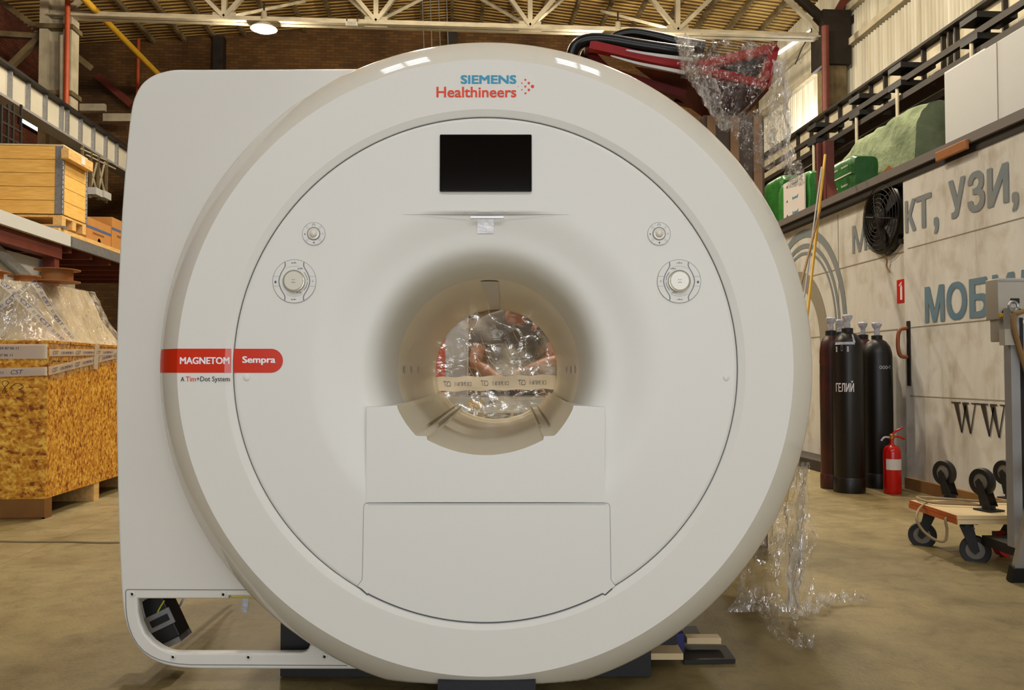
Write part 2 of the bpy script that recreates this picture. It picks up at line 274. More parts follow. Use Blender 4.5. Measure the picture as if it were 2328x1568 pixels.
# ------------------------------------------------------------------ mesh building
class MB:
    def __init__(s): s.v = []; s.f = []
    def add(s, vs, fs):
        o = len(s.v); s.v += [Vector(p) for p in vs]; s.f += [tuple(i + o for i in f) for f in fs]; return s
    def box(s, lo, hi, M=None):
        x0, y0, z0 = lo; x1, y1, z1 = hi
        vs = [Vector(p) for p in ((x0, y0, z0), (x1, y0, z0), (x1, y1, z0), (x0, y1, z0), (x0, y0, z1), (x1, y0, z1), (x1, y1, z1), (x0, y1, z1))]
        if M: vs = [M @ p for p in vs]
        return s.add(vs, [(0, 3, 2, 1), (4, 5, 6, 7), (0, 1, 5, 4), (1, 2, 6, 5), (2, 3, 7, 6), (3, 0, 4, 7)])
    def bar(s, a, b, w, h, up=ZZ):
        a = Vector(a); b = Vector(b); d = (b - a).normalized()
        if abs(d.dot(up)) > .98: up = Vector((0, 1, 0))
        r = d.cross(up).normalized() * (w / 2); u = r.cross(d).normalized() * (h / 2)
        vs = [a - r - u, a + r - u, a + r + u, a - r + u, b - r - u, b + r - u, b + r + u, b - r + u]
        return s.add(vs, [(0, 1, 2, 3), (7, 6, 5, 4), (0, 4, 5, 1), (1, 5, 6, 2), (2, 6, 7, 3), (3, 7, 4, 0)])
    def tube(s, pts, r, n=10, closed=False, caps=True):
        pts = [Vector(p) for p in pts]; m = len(pts); rs = r if isinstance(r, (list, tuple)) else [r] * m
        vs = []; fs = []; ref = None
        for i, p in enumerate(pts):
            a = pts[(i - 1) % m] if (closed or i > 0) else p
            b = pts[(i + 1) % m] if (closed or i < m - 1) else p
            t = (b - a).normalized()
            if ref is None: ref = t.orthogonal().normalized()
            ref = (ref - t * ref.dot(t)).normalized(); bi = t.cross(ref)
            for k in range(n):
                an = 2 * PI * k / n; vs.append(p + ref * (math.cos(an) * rs[i]) + bi * (math.sin(an) * rs[i]))
        for i in range(m if closed else m - 1):
            j = (i + 1) % m
            for k in range(n):
                l = (k + 1) % n; fs.append((i * n + k, i * n + l, j * n + l, j * n + k))
        if not closed and caps: fs += [tuple(range(n))[::-1], tuple(range((m - 1) * n, m * n))]
        return s.add(vs, fs)
    def cyl(s, a, b, r, n=20, r2=None):
        return s.tube([a, b], [r, r if r2 is None else r2], n)
    def lathe(s, prof, c=(0, 0, 0), ax=ZZ, n=32, cap=True):
        ax = Vector(ax).normalized(); e1 = ax.orthogonal().normalized(); e2 = ax.cross(e1); c = Vector(c); vs = []; fs = []
        for r, h in prof:
            for k in range(n):
                a = 2 * PI * k / n; vs.append(c + ax * h + (e1 * math.cos(a) + e2 * math.sin(a)) * r)
        for i in range(len(prof) - 1):
            for k in range(n):
                l = (k + 1) % n; fs.append((i * n + k, i * n + l, (i + 1) * n + l, (i + 1) * n + k))
        if cap: fs += [tuple(range(n))[::-1], tuple(range((len(prof) - 1) * n, len(prof) * n))]
        return s.add(vs, fs)
    def prism(s, poly, vec):
        n = len(poly); vec = Vector(vec); a = [Vector(p) for p in poly]; b = [p + vec for p in a]
        return s.add(a + b, [tuple(range(n))[::-1], tuple(range(n, 2 * n))] + [(i, (i + 1) % n, n + (i + 1) % n, n + i) for i in range(n)])
    def grid(s, fn, nu, nv, closed_u=False):
        vs = [fn(i / nu, j / nv) for j in range(nv + 1) for i in range(nu + (0 if closed_u else 1))]
        w = nu if closed_u else nu + 1; fs = []
        for j in range(nv):
            for i in range(nu):
                k = (i + 1) % w; fs.append((j * w + i, j * w + k, (j + 1) * w + k, (j + 1) * w + i))
        return s.add(vs, fs)
    def build(s, name, m, parent=None, smooth=False, bevel=0, M=None, seg=2):
        me = bpy.data.meshes.new(name); vs = [M @ p for p in s.v] if M else s.v
        me.from_pydata([tuple(p) for p in vs], [], s.f); me.update()
        bm = bmesh.new(); bm.from_mesh(me); bmesh.ops.recalc_face_normals(bm, faces=bm.faces); bm.to_mesh(me); bm.free()
        if smooth:
            for p in me.polygons: p.use_smooth = True
            try: me.set_sharp_from_angle(angle=math.radians(38))
            except Exception: pass
        me.materials.append(m)
        o = bpy.data.objects.new(name, me); COL.objects.link(o)
        if parent is not None: o.parent = parent; o.matrix_parent_inverse = inv(parent)
        if bevel > 0:
            b = o.modifiers.new('bevel', 'BEVEL'); b.width = bevel; b.segments = seg; b.limit_method = 'ANGLE'; b.angle_limit = math.radians(40)
        return o
def inv(p): return p.matrix_basis.inverted() if p.parent is None else Matrix.Identity(4)
def tag(o, label, cat, group=None, kind=None):
    o['label'] = label; o['category'] = cat
    if group: o['group'] = group
    if kind: o['kind'] = kind
    return o
def thing(name, loc, label, cat, group=None, rz=0):
    o = bpy.data.objects.new(name, None); COL.objects.link(o); o.empty_display_size = .1
    o.location = loc; o.rotation_euler = (0, 0, rz)
    return tag(o, label, cat, group)
def struct(o): o['kind'] = 'structure'; return o
def copy_tree(o, parent=None):
    c = o.copy(); COL.objects.link(c)
    if parent is not None: c.parent = parent
    for ch in list(o.children): copy_tree(ch, c)
    return c

def text_geo(body, bold=0.0, shear=0.0, res=3):
    """flat glyph outlines as (verts2d, faces), normalised so that cap height of the string box is 1 wide/high"""
    cu = bpy.data.curves.new('t', 'FONT'); cu.body = body; cu.size = 1; cu.resolution_u = res; cu.shear = shear
    o = bpy.data.objects.new('t', cu); COL.objects.link(o)
    dg = bpy.context.evaluated_depsgraph_get(); me = bpy.data.meshes.new_from_object(o.evaluated_get(dg))
    vs0 = [(v.co.x, v.co.y) for v in me.vertices]; fs0 = [tuple(p.vertices) for p in me.polygons]
    bpy.data.objects.remove(o); bpy.data.curves.remove(cu); bpy.data.meshes.remove(me)
    vs, fs = [], []
    for dx, dy in ([(0, 0)] if bold <= 0 else [(-bold, -bold * .6), (bold, -bold * .6), (-bold, bold * .6), (bold, bold * .6), (0, 0), (-bold, 0), (bold, 0)]):
        k = len(vs); vs += [(x + dx, y + dy) for x, y in vs0]; fs += [tuple(i + k for i in f) for f in fs0]
    x0 = min(v[0] for v in vs); x1 = max(v[0] for v in vs); y0 = min(v[1] for v in vs); y1 = max(v[1] for v in vs)
    return [((x - x0) / (x1 - x0), (y - y0) / (y1 - y0)) for x, y in vs], fs
def text(mb, body, fn, bold=0.0, shear=0.0, local=False):
    vs, fs = text_geo(body, bold, shear); P = [Vector(fn(x, y)) for x, y in vs]
    if bold > 0:                       # the overlaid copies that thicken the strokes are stepped a hair apart
        a, b, c = Vector(fn(0, 0)), Vector(fn(1, 0)), Vector(fn(0, 1)); n = (b - a).cross(c - a).normalized(); m = len(P) // 7
        if (n.y > 0) if local else (n.dot(CAM - a) < 0): n = -n
        P = [p + n * (i // m) * .00012 for i, p in enumerate(P)]
    mb.add(P, fs); return mb
def curve_plate(name, loops, z, thick, bev, m, parent, M, res=3):
    """plate from 2-D loops (first outer, others holes), bevelled, then turned into a mesh"""
    cu = bpy.data.curves.new(name, 'CURVE'); cu.dimensions = '2D'; cu.fill_mode = 'BOTH'; cu.extrude = max(.001, thick / 2 - bev); cu.bevel_depth = bev; cu.bevel_resolution = res; cu.offset = -bev
    for lp in loops:
        sp = cu.splines.new('POLY'); sp.points.add(len(lp) - 1); sp.use_cyclic_u = True
        for k, (x, y) in enumerate(lp): sp.points[k].co = (x, y, 0, 1)
    o = bpy.data.objects.new(name, cu); COL.objects.link(o)
    dg = bpy.context.evaluated_depsgraph_get(); me = bpy.data.meshes.new_from_object(o.evaluated_get(dg))
    bpy.data.objects.remove(o); bpy.data.curves.remove(cu)
    mb = MB(); mb.add([(v.co.x, z + v.co.z, v.co.y) for v in me.vertices], [tuple(p.vertices) for p in me.polygons]); bpy.data.meshes.remove(me)
    return mb.build(name, m, parent, True, M=M)
def arcpts(cx, cy, r, a0, a1, n): return [(cx + r * math.cos(lerp(a0, a1, i / n)), cy + r * math.sin(lerp(a0, a1, i / n))) for i in range(n + 1)]
def spl(pts, n=8):
    """Catmull-Rom through points"""
    P = [Vector(p) for p in pts]; P = [P[0] * 2 - P[1]] + P + [P[-1] * 2 - P[-2]]; out = []
    for i in range(1, len(P) - 2):
        for k in range(n):
            t = k / n; a, b, c, d = P[i - 1:i + 3]
            out.append(.5 * ((2 * b) + (c - a) * t + (2 * a - 5 * b + 4 * c - d) * t * t + (3 * b - a - 3 * c + d) * t ** 3))
    return out + [P[-2]]

# ================================================================== the hall
struct(MB().box((-12, -10.2, -.2), (12, 26, 0)).build('floor', FLOORM))
struct(MB().box((-12, 25.5, 0), (12, 25.8, 12.6)).build('wall_back', BRICKB))
struct(MB().box((-12.0, -10.2, 0), (-11.7, 26, 10.6)).build('wall_left', BRICKL))
struct(MB().box((-12, -4.9, 0), (-2.5, -4.6, 12.6)).box((3.1, -4.9, 0), (12, -4.6, 12.6)).box((-2.5, -4.9, 3.0), (3.1, -4.6, 12.6)).build('wall_front', BRICKB))
struct(MB().box((-2.62, -4.95, 0), (-2.5, -4.52, 3.0)).box((3.1, -4.95, 0), (3.22, -4.52, 3.0)).box((-2.62, -4.95, 3.0), (3.22, -4.52, 3.12)).build('added_gate_frame', DKMET))  # frame of the invented gate, added around the fill light
mb = MB()
RIDGE, EAVE = 11.75, 10.55
for sx in (-1, 1): mb.prism([(0, -10.2, RIDGE), (sx * 12, -10.2, EAVE), (sx * 12, -10.2, EAVE + .2), (0, -10.2, RIDGE + .2)], (0, 36.2, 0))
struct(mb.build('ceiling', ROOFM))
def roofz(x): return RIDGE - abs(x) * (RIDGE - EAVE) / 12
# right side wall: brick below, corrugated translucent sheets above
wr = struct(MB().box((9.75, -10.2, 0), (10.0, 26, 5.4)).build('wall_right', BRICKL))
mb = MB(); n = 2400
vs = []
for i in range(n + 1):
    y = -10 + 36 * i / n; x = 9.55 + .045 * math.sin(2 * PI * y / .13); vs += [(x, y, 5.2), (x, y, 10.7)]
mb.add(vs, [(2 * i, 2 * i + 2, 2 * i + 3, 2 * i + 1) for i in range(n)])
mb.build('corrugated_sheeting', CORR, wr, True)
mb = MB().box((10.0, -10.2, 5.0), (10.1, 26, 10.9)); mb.build('outer_cladding', OLIVE, wr)
for k, z in enumerate((7.15, 8.75, 9.6)):
    MB().box((9.36, -9.9, z), (9.52, 25.5, z + .16)).build('girt', PALES, wr)
# added gable windows behind the camera, assumed roof lights overhead, glazing in the left aisle
def window(name, lo, hi, nx, ny, axis, fr=.06):
    """daylit window lying in a plane; axis = index of the thin direction"""
    a, b = [i for i in range(3) if i != axis]
    p = MB().box(lo, hi).build(name, WINGLOW); struct(p)
    f = MB()
    for i in range(nx + 1):
        c = lerp(lo[a], hi[a], i / nx); l = list(lo); h = list(hi); l[a] = c - fr / 2; h[a] = c + fr / 2; l[axis] -= .04; h[axis] += .04; f.box(l, h)
    for i in range(ny + 1):
        c = lerp(lo[b], hi[b], i / ny); l = list(lo); h = list(hi); l[b] = c - fr / 2; h[b] = c + fr / 2; l[axis] -= .04; h[axis] += .04; f.box(l, h)
    f.build('window_frame', DKMET, p); return p
k = 1
for x in (-5.2, -1.75, 1.75, 5.2):  # unseen gable row, added for light from behind the camera
    window('window_%d' % k, (x - 1.5, -4.59, 7.1), (x + 1.5, -4.55, 9.5), 3, 3, 1); k += 1
window('window_%d' % k, (-3.6, 4.6, 11.2), (-1.8, 6.4, 11.24), 2, 3, 2, .12); k += 1  # both roof lights are out of view, assumed from reflections on the rim
window('window_%d' % k, (2.3, 4.6, 11.2), (4.0, 6.4, 11.24), 2, 3, 2, .12); k += 1
p0 = onx(66, 268, -11.6); p1 = onx(95, 306, -11.6)
window('window_%d' % k, (-11.68, min(p0.y, p1.y) - .4, p1.z), (-11.64, max(p0.y, p1.y), p0.z), 1, 1, 0, .05); k += 1
p0 = onx(66, 184, -11.6); p1 = onx(96, 196, -11.6)
window('window_%d' % k, (-11.68, p0.y, p1.z), (-11.64, p1.y + .3, p0.z), 2, 1, 0, .05); k += 1

# ------------------------------------------------------------------ roof trusses and columns
NODES = [-8.66, -5.18, -1.75, 1.82, 5.33, 8.87]
def truss(Y, label):
    t = thing('roof_truss', (0, Y, 9.05), label, 'truss')
    MB().box((-9, Y - .16, 8.99), (9, Y - .02, 9.03)).box((-9, Y - .04, 9.0), (9, Y - .02, 9.14)).box((-9, Y + .02, 9.0), (9, Y + .04, 9.14)).box((-9, Y + .02, 8.99), (9, Y + .16, 9.03)).build('bottom_chord', TRUSSM, t)
    mb = MB()
    for sx in (-1, 1): mb.bar((0, Y, RIDGE - .2), (sx * 9, Y, roofz(9) - .2), .2, .16)
    mb.build('top_chord', TRUSSM, t)
    for i, X in enumerate(NODES):
        MB().box((X - .26, Y - .015, 8.98), (X + .26, Y + .015, 9.22)).build('gusset_plate', PALES, t)
        if 0 < i < 5:
            MB().bar((X, Y, 9.1), (X, Y, roofz(X) - .2), .11, .11).build('post', TRUSSM, t)
        for s in (-1, 1):
            X2 = X + s * 1.75
            if abs(X2) < 9.1: MB().bar((X, Y, 9.1), (X2, Y, roofz(X2) - .22), .12, .09).build('diagonal', TRUSSM, t)
    return t
truss(19.5, 'pale steel roof truss crossing the top of the picture behind the scanner')
truss(13.5, 'pale steel roof truss one bay in front of the visible truss, above the frame')
for i, X in enumerate(NODES[1:5]):
    for s in (-1, 1):
        o = MB().bar((X, 19.55, 9.12), (X + s * 1.25, 22.6, roofz(X) - .35), .09, .07).build('sway_brace', TRUSSM)
        tag(o, 'thin brace rising from truss node %s, %s one of the pair' % (('nearest the left column', 'left of the scanner top', 'right of the scanner top', 'nearest the right column')[i], 'left' if s < 0 else 'right'), 'brace', 'slanting braces at the truss nodes')
for i in range(21):
    X = -8.8 + i * .88
    o = MB().bar((X, -9.8, roofz(X) - .07), (X, 25.5, roofz(X) - .07), .09, .14).build('roof_purlin', OLIVE)
    tag(o, 'long purlin running away from the viewer under the plank roof', 'purlin', 'purlins under the roof deck')
o = MB().bar((0, 25.33, 0), (0, 25.33, 11.5), .3, .3).build('gable_post', DKMET); tag(o, 'dark gable post on the middle of the brown brick end wall', 'post')
o = MB().box((-7.0, 25.15, 0), (-6.7, 25.48, 10.9)).build('gable_post', DKMET); tag(o, 'dark gable post on the brick end wall above the housing top left corner', 'post')
# left lattice column with pipes
c = thing('steel_column', (-8.85, 19.6, 0), 'pale weathered steel column at left with rust stains behind the crane beam', 'column')
MB().box((-9.2, 19.42, 0), (-9.02, 19.8, 10.5)).build('flange', PALES, c); MB().box((-8.68, 19.42, 0), (-8.5, 19.8, 9.0)).build('flange', PALES, c)
MB().box((-9.02, 19.58, 0), (-8.68, 19.62, 9.6)).build('web', PALES, c)
for z in (7.2, 8.7): MB().box((-9.25, 19.36, z), (-8.45, 19.86, z + .1)).build('batten_plate', OLIVE, c)
for a, b, l in [((0, 78), (95, 84), 'level strut running left from the left steel column'), ((22, 152), (98, 78), 'strut slanting down left from the left steel column joint'), ((0, 2), (98, 74), 'strut slanting up left from the left steel column joint')]:
    A = ony(*a, 19.6); B = ony(*b, 19.6); MB().bar(A + (A - B) * .5, B, .14, .12).build('side_strut', OLIVE, c)
def vpipe(px0, px1, py0, py1, Y, r, m, label, cat='pipe', name='wall_pipe'):
    a = ony(px0, py0, Y); b = ony(px1, py1, Y); o = MB().cyl(a, b, r, 14).build(name, m, None, True); return tag(o, label, cat)
vpipe(143, 143, 82, 260, 19.3, .075, PALES, 'pale vertical pipe between the left column and the orange pipe')
vpipe(154, 150, -10, 250, 19.2, .055, ORNG, 'rusty orange vertical pipe right of the pale left column')
vpipe(315, 312, 88, 260, 25.0, .05, ORNG, 'thin orange pipe dropping behind the housing top left corner')
A = onx(163, -4, -8.0); B = onx(352, 182, -8.0)
o = MB().cyl((-8, 12, 9.15), (-8, 25.4, 9.15), .075, 14).build('gas_pipe', YELP, None, True); tag(o, 'yellow gas pipe running back along the left side under the roof', 'pipe')
for a, b, Y, w, m, l in [((183, 245), (240, 245), 24.6, .2, PALES, 'short level pale beam against the back brickwork right of the orange pipe'), ((236, 268), (300, 268), 24.6, .22, PALES, 'level pale beam against the back brickwork close to the housing edge'), ((160, 116), (207, 154), 22.0, .14, OLIVE, 'slanting double strut right of the orange pipe'), ((222, 172), (300, 238), 25.2, .2, REDST, 'long brown diagonal beam behind the housing top left corner')]:
    o = MB().bar(ony(*a, Y), ony(*b, Y), .14, w).build('wall_brace', m); tag(o, l, 'beam')
# right column
c = rc = thing('steel_column', (9.05, 19.6, 0), 'dark concrete-cased column at right between the corrugated sheets', 'column')
MB().box((8.86, 19.3, 0), (9.35, 19.8, 9.0)).build('shaft', OLIVE, c); MB().box((8.75, 19.2, 8.3), (9.42, 19.9, 9.6)).build('head', DKMET, c)
vpipe(1876, 1878, 60, 262, 18.9, .085, REDST, 'red brown downpipe in front of the right column', 'pipe')
for a, b, l in [((1800, -20), (1890, 62), 'dark knee brace slanting down right to the right column head'), ((1925, -10), (1893, 45), 'rusty brace slanting down left to the right column head'), ((1995, -5), (1905, 72), 'dark tie slanting down left to the right column head, rightmost of three')]:
    MB().bar(ony(*a, 19.35), ony(*b, 19.35), .2, .14).build('knee_brace', REDST if 'rusty' in l else DKMET, rc)

# ------------------------------------------------------------------ high-bay lamps
def lamp(X, Y, label):
    t = thing('high_bay_lamp', (X, Y, 8.8), label, 'lamp', 'high bay lamps under the trusses')
    MB().lathe([(.03, .42), (.06, .40), (.08, .2), (.12, .14), (.24, .06), (.30, 0), (.29, 0), (.1, .1)], (X, Y, 8.86), n=28, cap=False).build('shade', PALES, t, True)
    MB().lathe([(.001, -.085), (.12, -.075), (.22, -.045), (.285, 0), (.001, .01)], (X, Y, 8.87), n=28, cap=False).build('bulb_lens', GLOW, t, True)
    MB().cyl((X, Y, 9.26), (X, Y, 9.5), .02, 8).build('hanger', DKMET, t)
LB = ['glowing round lamp hanging from the truss above the housing', 'glowing round lamp hanging from the truss behind the black hoses', 'assumed lamp over the left aisle one bay nearer', 'assumed lamp over the right aisle one bay nearer', 'assumed lamp high over the pallet crate side', 'assumed lamp high over the cream wall side', 'assumed lamp over the floor left of the viewer', 'assumed lamp over the floor right of the viewer']
for (x, y, e), l in zip(LAMPS, LB): lamp(x, y, l)  # only the first two hang in view, the rest are assumed
a = ony(800, 56, 19.3)
t = thing('floodlight', a, 'small rectangular floodlight fixed to the truss chord left of the scanner top', 'floodlight')
MB().box((a.x - .13, a.y - .08, a.z - .05), (a.x + .13, a.y + .03, a.z + .05)).build('body', PALES, t, bevel=.01); MB().box((a.x - .1, a.y - .09, a.z - .035), (a.x + .1, a.y - .08, a.z + .035)).build('glass', GALV, t)
for s in (-1, 1): MB().bar((a.x + s * .12, a.y, a.z), (a.x + s * .12, a.y, a.z + .2), .02, .02).build('bracket', DKMET, t)
for i, pxx in enumerate((960, 978, 997, 1015)):
    A = ony(pxx, -5, 23.0); B = ony(pxx + 4, 110, 23.0); o = MB().cyl(A, B, .012, 6).build('hanging_wire', GALV); tag(o, 'thin wire hanging from the roof behind the scanner top', 'wire', 'hanging wires behind the scanner')

# ------------------------------------------------------------------ crane runway beams
def runway(X, z0, z1, stiff, side, webm, flm, label, y0=7.5, y1=25.4):
    t = thing('crane_beam', (X, (y0 + y1) / 2, z0), label, 'beam')
    MB().box((X - .02, y0, z0), (X + .02, y1, z1)).build('web', webm, t)
    MB().box((X - .17, y0, z1), (X + .17, y1, z1 + .05)).box((X - .04, y0, z1 + .05), (X + .04, y1, z1 + .13)).build('top_flange', flm, t)
    MB().box((X - .17, y0, z0 - .05), (X + .17, y1, z0)).build('bottom_flange', GREYP if side < 0 else flm, t)
    for y in stiff: MB().box((min(X, X - side * .10), y - .022, z0), (max(X, X - side * .10), y + .022, z1)).build('stiffener', GALV if side < 0 else flm, t)
    return t
st = [onx(p, 250, -8.15).y for p in (33, 74, 113, 150, 163, 193, 222, 250, 275)]
st = [st[0] - .9, ] + st + [st[-1] + .95]
runway(-8.3, 6.08, 6.66, st, -1, mat('crane_web_paint', rgb(214, 208, 190), .5, var=.12, vscale=2), DKMET, 'pale riveted crane beam with upright stiffeners receding along the left side')
st = [onx(p, 200, 8.2).y for p in (1805, 1835, 1870, 1900, 1932, 1970, 2003, 2045, 2090, 2135, 2150, 2165, 2215, 2275)]
runway(8.35, 6.0, 6.72, st, 1, PALES, DKMET, 'crane beam with dark flanges receding along the corrugated right wall')
for (a, b, l) in [((1800, 350), (2328, 2), 'upper dark conductor rail in front of the right crane beam'), ((1800, 372), (2328, 60), 'lower dark conductor rail in front of the right crane beam')]:
    A = onx(*a, 7.7); B = onx(*b, 7.7); z = (A.z + B.z) / 2
    o = MB().box((7.66, 9.5, z - .05), (7.74, 24, z + .05)).build('conductor_rail', DKMET); tag(o, l, 'rail')
o = MB().box((7.95, 7.5, 5.5), (8.2, 24, 5.62)).build('cable_trough', DKMET); tag(o, 'black cable trough hanging under the right crane beam', 'trough')
for i, (pxx, pu, pl) in enumerate([(1853, 292, 327), (1950, 228, 265), (2042, 160, 200), (2210, 50, 98)]):
    P = onx(pxx, pu, 7.7); zu = P.z; zl = onx(pxx, pl, 7.7).z; t = thing('rail_bracket', P, 'black bracket carrying the conductor rails, %s from the scanner' % ('first', 'second', 'third', 'fourth')[i], 'bracket', 'conductor rail brackets')
    MB().box((7.78, P.y - .07, zl - .15), (7.94, P.y + .07, zu + .12)).build('hanger', BLACK, t)
    for zz in (zu, zl): MB().box((7.58, P.y - .3, zz - .05), (8.2, P.y + .12, zz + .04)).build('arm', BLACK, t)
    MB().cyl((7.62, P.y - .1, zl - .75), (7.62, P.y - .1, zl - .05), .03, 8).build('insulator', PALES, t)

A = onx(1768, 122, 9.46); B = onx(1872, 52, 9.46)
o = MB().bar(A, B, .09, .06).build('strip_light', mat('strip_glow', (1, 1, .95, 1), .5, emit=(1, .96, .86, 1), estr=1.6)); tag(o, 'pale strip light high on the corrugated wall left of the right column', 'lamp')
P = [onx(x, y, 9.35) for x, y in ((1842, 72), (1836, 88), (1824, 108), (1815, 130), (1808, 146))]
o = MB().tube(spl(P), .018, 6).build('hanging_chain', DKMET, None, True); tag(o, 'dark chain hanging in front of the corrugated wall left of the right column', 'chain')
# hanging frame under the left crane beam, wire cage at the left edge
t = thing('hanging_rack', (-8.1, 16.5, 4.6), 'light steel frame with cross ties and white boxes hanging under the left crane beam', 'frame')
f_ = lambda x, y: onx(x, y, -8.15)
for x, y0_, y1_ in ((186, 335, 440), (205, 345, 450), (222, 350, 455), (241, 358, 462)): A = f_(x, y1_); MB().bar(A, (A.x, A.y, 6.035), .05, .05).build('post', OLIVE, t)
for a, b in (((205, 378), (220, 436)), ((220, 370), (205, 432)), ((223, 372), (238, 440)), ((238, 368), (224, 432)), ((184, 338), (262, 374)), ((196, 352), (262, 384))): MB().bar(f_(*a), f_(*b), .03, .03).build('cross_tie', PALES, t)
for a, b in (((203, 425), (217, 448)), ((222, 432), (238, 456))):
    A, B = f_(*a), f_(*b); MB().box((-8.2, A.y, B.z), (-8.0, B.y, A.z)).build('white_box', PANEL, t)
t = thing('wire_cage', (-7.6, 11, 3.0), 'dark wire cage standing on the mezzanine behind the pallet crate', 'cage')
g_ = lambda x, y: onx(x, y, -7.2)
for x in (3, 18, 30, 48): A = g_(x, 238); MB().bar((A.x, A.y, 2.96), A, .035, .035).build('upright', DKMET, t)
for y in (240, 275, 305): A, B = g_(2, y), g_(49, y); MB().bar(A, (A.x, B.y, A.z), .03, .03).build('rail', DKMET, t)

# ------------------------------------------------------------------ room with lettering on the right
XW, XD, ROOFZ = 4.1, 4.05, 2.80
wroom = struct(MB().box((XW, 7.28, 0), (XW + .12, 13.0, ROOFZ)).build('wall_room', DIRTY))
struct(MB().box((XW, 12.9, 0), (9.7, 13.0, ROOFZ)).build('wall_room_end', DIRTY))
struct(MB().box((XW + .04, 1.5, ROOFZ), (9.7, 13.0, ROOFZ + .06)).build('ceiling_room', DKMET))
door = struct(MB().box((XD - .02, 1.5, .06), (XD + .1, 7.27, ROOFZ)).build('door_1', DIRTY))
struct(MB().box((XD - .06, 1.5, ROOFZ), (XW + .2, 13.0, ROOFZ + .075)).build('trim_1', TRIMG))
struct(MB().box((XD - .03, 1.5, ROOFZ - .07), (XW + .1, 13.0, ROOFZ)).build('trim_2', mat('black_lower_trim', rgb(34, 28, 24), .7)))  # black strip below the grey trim
struct(MB().box((XD - .05, 5.0, 0), (XD + .08, 7.26, .1)).build('trim_3', mat('wood_sill', rgb(150, 108, 58), .7, var=.3)))
struct(MB().box((XW - .32, 7.9, 0), (XW - .001, 12.9, .11)).build('baseboard_room', mat('dark_skirting', rgb(62, 54, 48), .7, var=.3)))
# panel joints
for (a, b, X, par) in [((1905, 480), (1912, 720), XW, wroom)]:
    A = onx(*a, X); mbj = MB().box((X - .003, A.y - .006, .9), (X, A.y + .006, 2.7)); mbj.build('panel_joint', LETG, par)
for z in (2.12, 1.42):
    MB().box((XW - .003, 7.3, z - .006), (XW, 12.9, z + .006)).build('panel_joint', LETG, wroom)
for z in (2.12, 1.42, .82):
    MB().box((XD - .023, 1.6, z - .004), (XD - .02, 7.2, z + .004)).build('panel_joint', LETG, door)
def wall_text(body, pl, pr, zt, zb, X, m, parent, bold=.02, name='painted_lettering'):
    yl = onx(pl, 600, X).y; yr = onx(pr, 600, X).y
    mb = MB(); text(mb, body, lambda x, y: Vector((X - .004, lerp(yl, yr, x), lerp(zb, zt, y))), bold)
    return mb.build(name, m, parent)
XL = XD - .022
wall_text('М', 1939, 1972, 2.52, 2.235, XW, LETB, wroom); wall_text('Р', 1975, 2003, 2.52, 2.235, XW, LETB, wroom)
wall_text('Т', 2006, 2032, 2.52, 2.235, XW, LETB, wroom)
zt, zb = 2.545, 2.26
wall_text('К', 2060, 2084, zt, zb, XL, LETB, door, .035); wall_text('Т', 2085, 2120, zt, zb, XL, LETB, door, .035); wall_text(',', 2125, 2136, zb + .06, zb - .085, XL, LETB, door, .03)
wall_text('У', 2160, 2198, zt + .03, zb, XL, LETB, door, .035); wall_text('З', 2203, 2242, zt + .03, zb, XL, LETB, door, .035); wall_text('И', 2248, 2297, zt + .01, zb, XL, LETB, door, .035); wall_text(',', 2304, 2319, zb + .06, zb - .085, XL, LETB, door, .03)
zt, zb = 1.75, 1.445
wall_text('М', 2102, 2146, zt, zb, XL, LETB2, door, .035); wall_text('О', 2151, 2197, zt, zb, XL, LETB2, door, .035); wall_text('Б', 2203, 2249, zt, zb, XL, LETB2, door, .035); wall_text('И', 2256, 2306, zt, zb, XL, LETB2, door, .035)
wall_text('Л', 2310, 2365, zt, zb, XL, LETB2, door, .035)
wall_text('Р', 1861, 1885, 1.0, .62, XW, LETB2, wroom, .03)
def serif_w(pl, pr, zt, zb, parent):
    yl = onx(pl, 950, XL).y; yr = onx(pr, 950, XL).y
    P = lambda x, z: Vector((XL - .004, lerp(yl, yr, x), lerp(zb, zt, z)))
    mb = MB()
    for quad in [((.10, .96), (.27, .96), (.40, .0), (.36, .0)), ((.36, 0), (.40, 0), (.56, .88), (.52, .92)), ((.42, .96), (.58, .96), (.72, 0), (.68, 0)), ((.68, 0), (.72, 0), (.90, .96), (.86, .96)),
                 ((.0, .96), (.36, .96), (.36, 1), (0, 1)), ((.42, .96), (.66, .96), (.66, 1), (.42, 1)), ((.74, .96), (1, .96), (1, 1), (.74, 1))]:
        mb.add([P(*q) for q in quad], [(0, 1, 2, 3)])
    mb.build('painted_lettering', LETK, parent)
serif_w(2164, 2226, .79, .55, door); serif_w(2224, 2293, .79, .545, door); serif_w(2289, 2362, .79, .545, door)
def wall_arc(cy, cz, r0, r1, a0, a1, m):
    mb = MB(); n = 40; vs = []
    for i in range(n + 1):
        a = lerp(a0, a1, i / n)
        for r in (r0, r1): vs.append((XW - .005, cy - r * math.cos(a) * .92, cz + r * math.sin(a)))
    mb.add(vs, [(2 * i, 2 * i + 1, 2 * i + 3, 2 * i + 2) for i in range(n)]); mb.build('painted_arc', m, wroom)
wall_arc(9.60, 1.50, 1.09, 1.185, -.1, 2.3, LETB); wall_arc(9.60, 1.50, .965, 1.02, -.1, 2.3, LETB); wall_arc(9.60, 1.50, .89, .925, -.1, 2.3, LETB)
wall_arc(9.75, 1.35, .64, .86, -.35, 1.9, LETG)
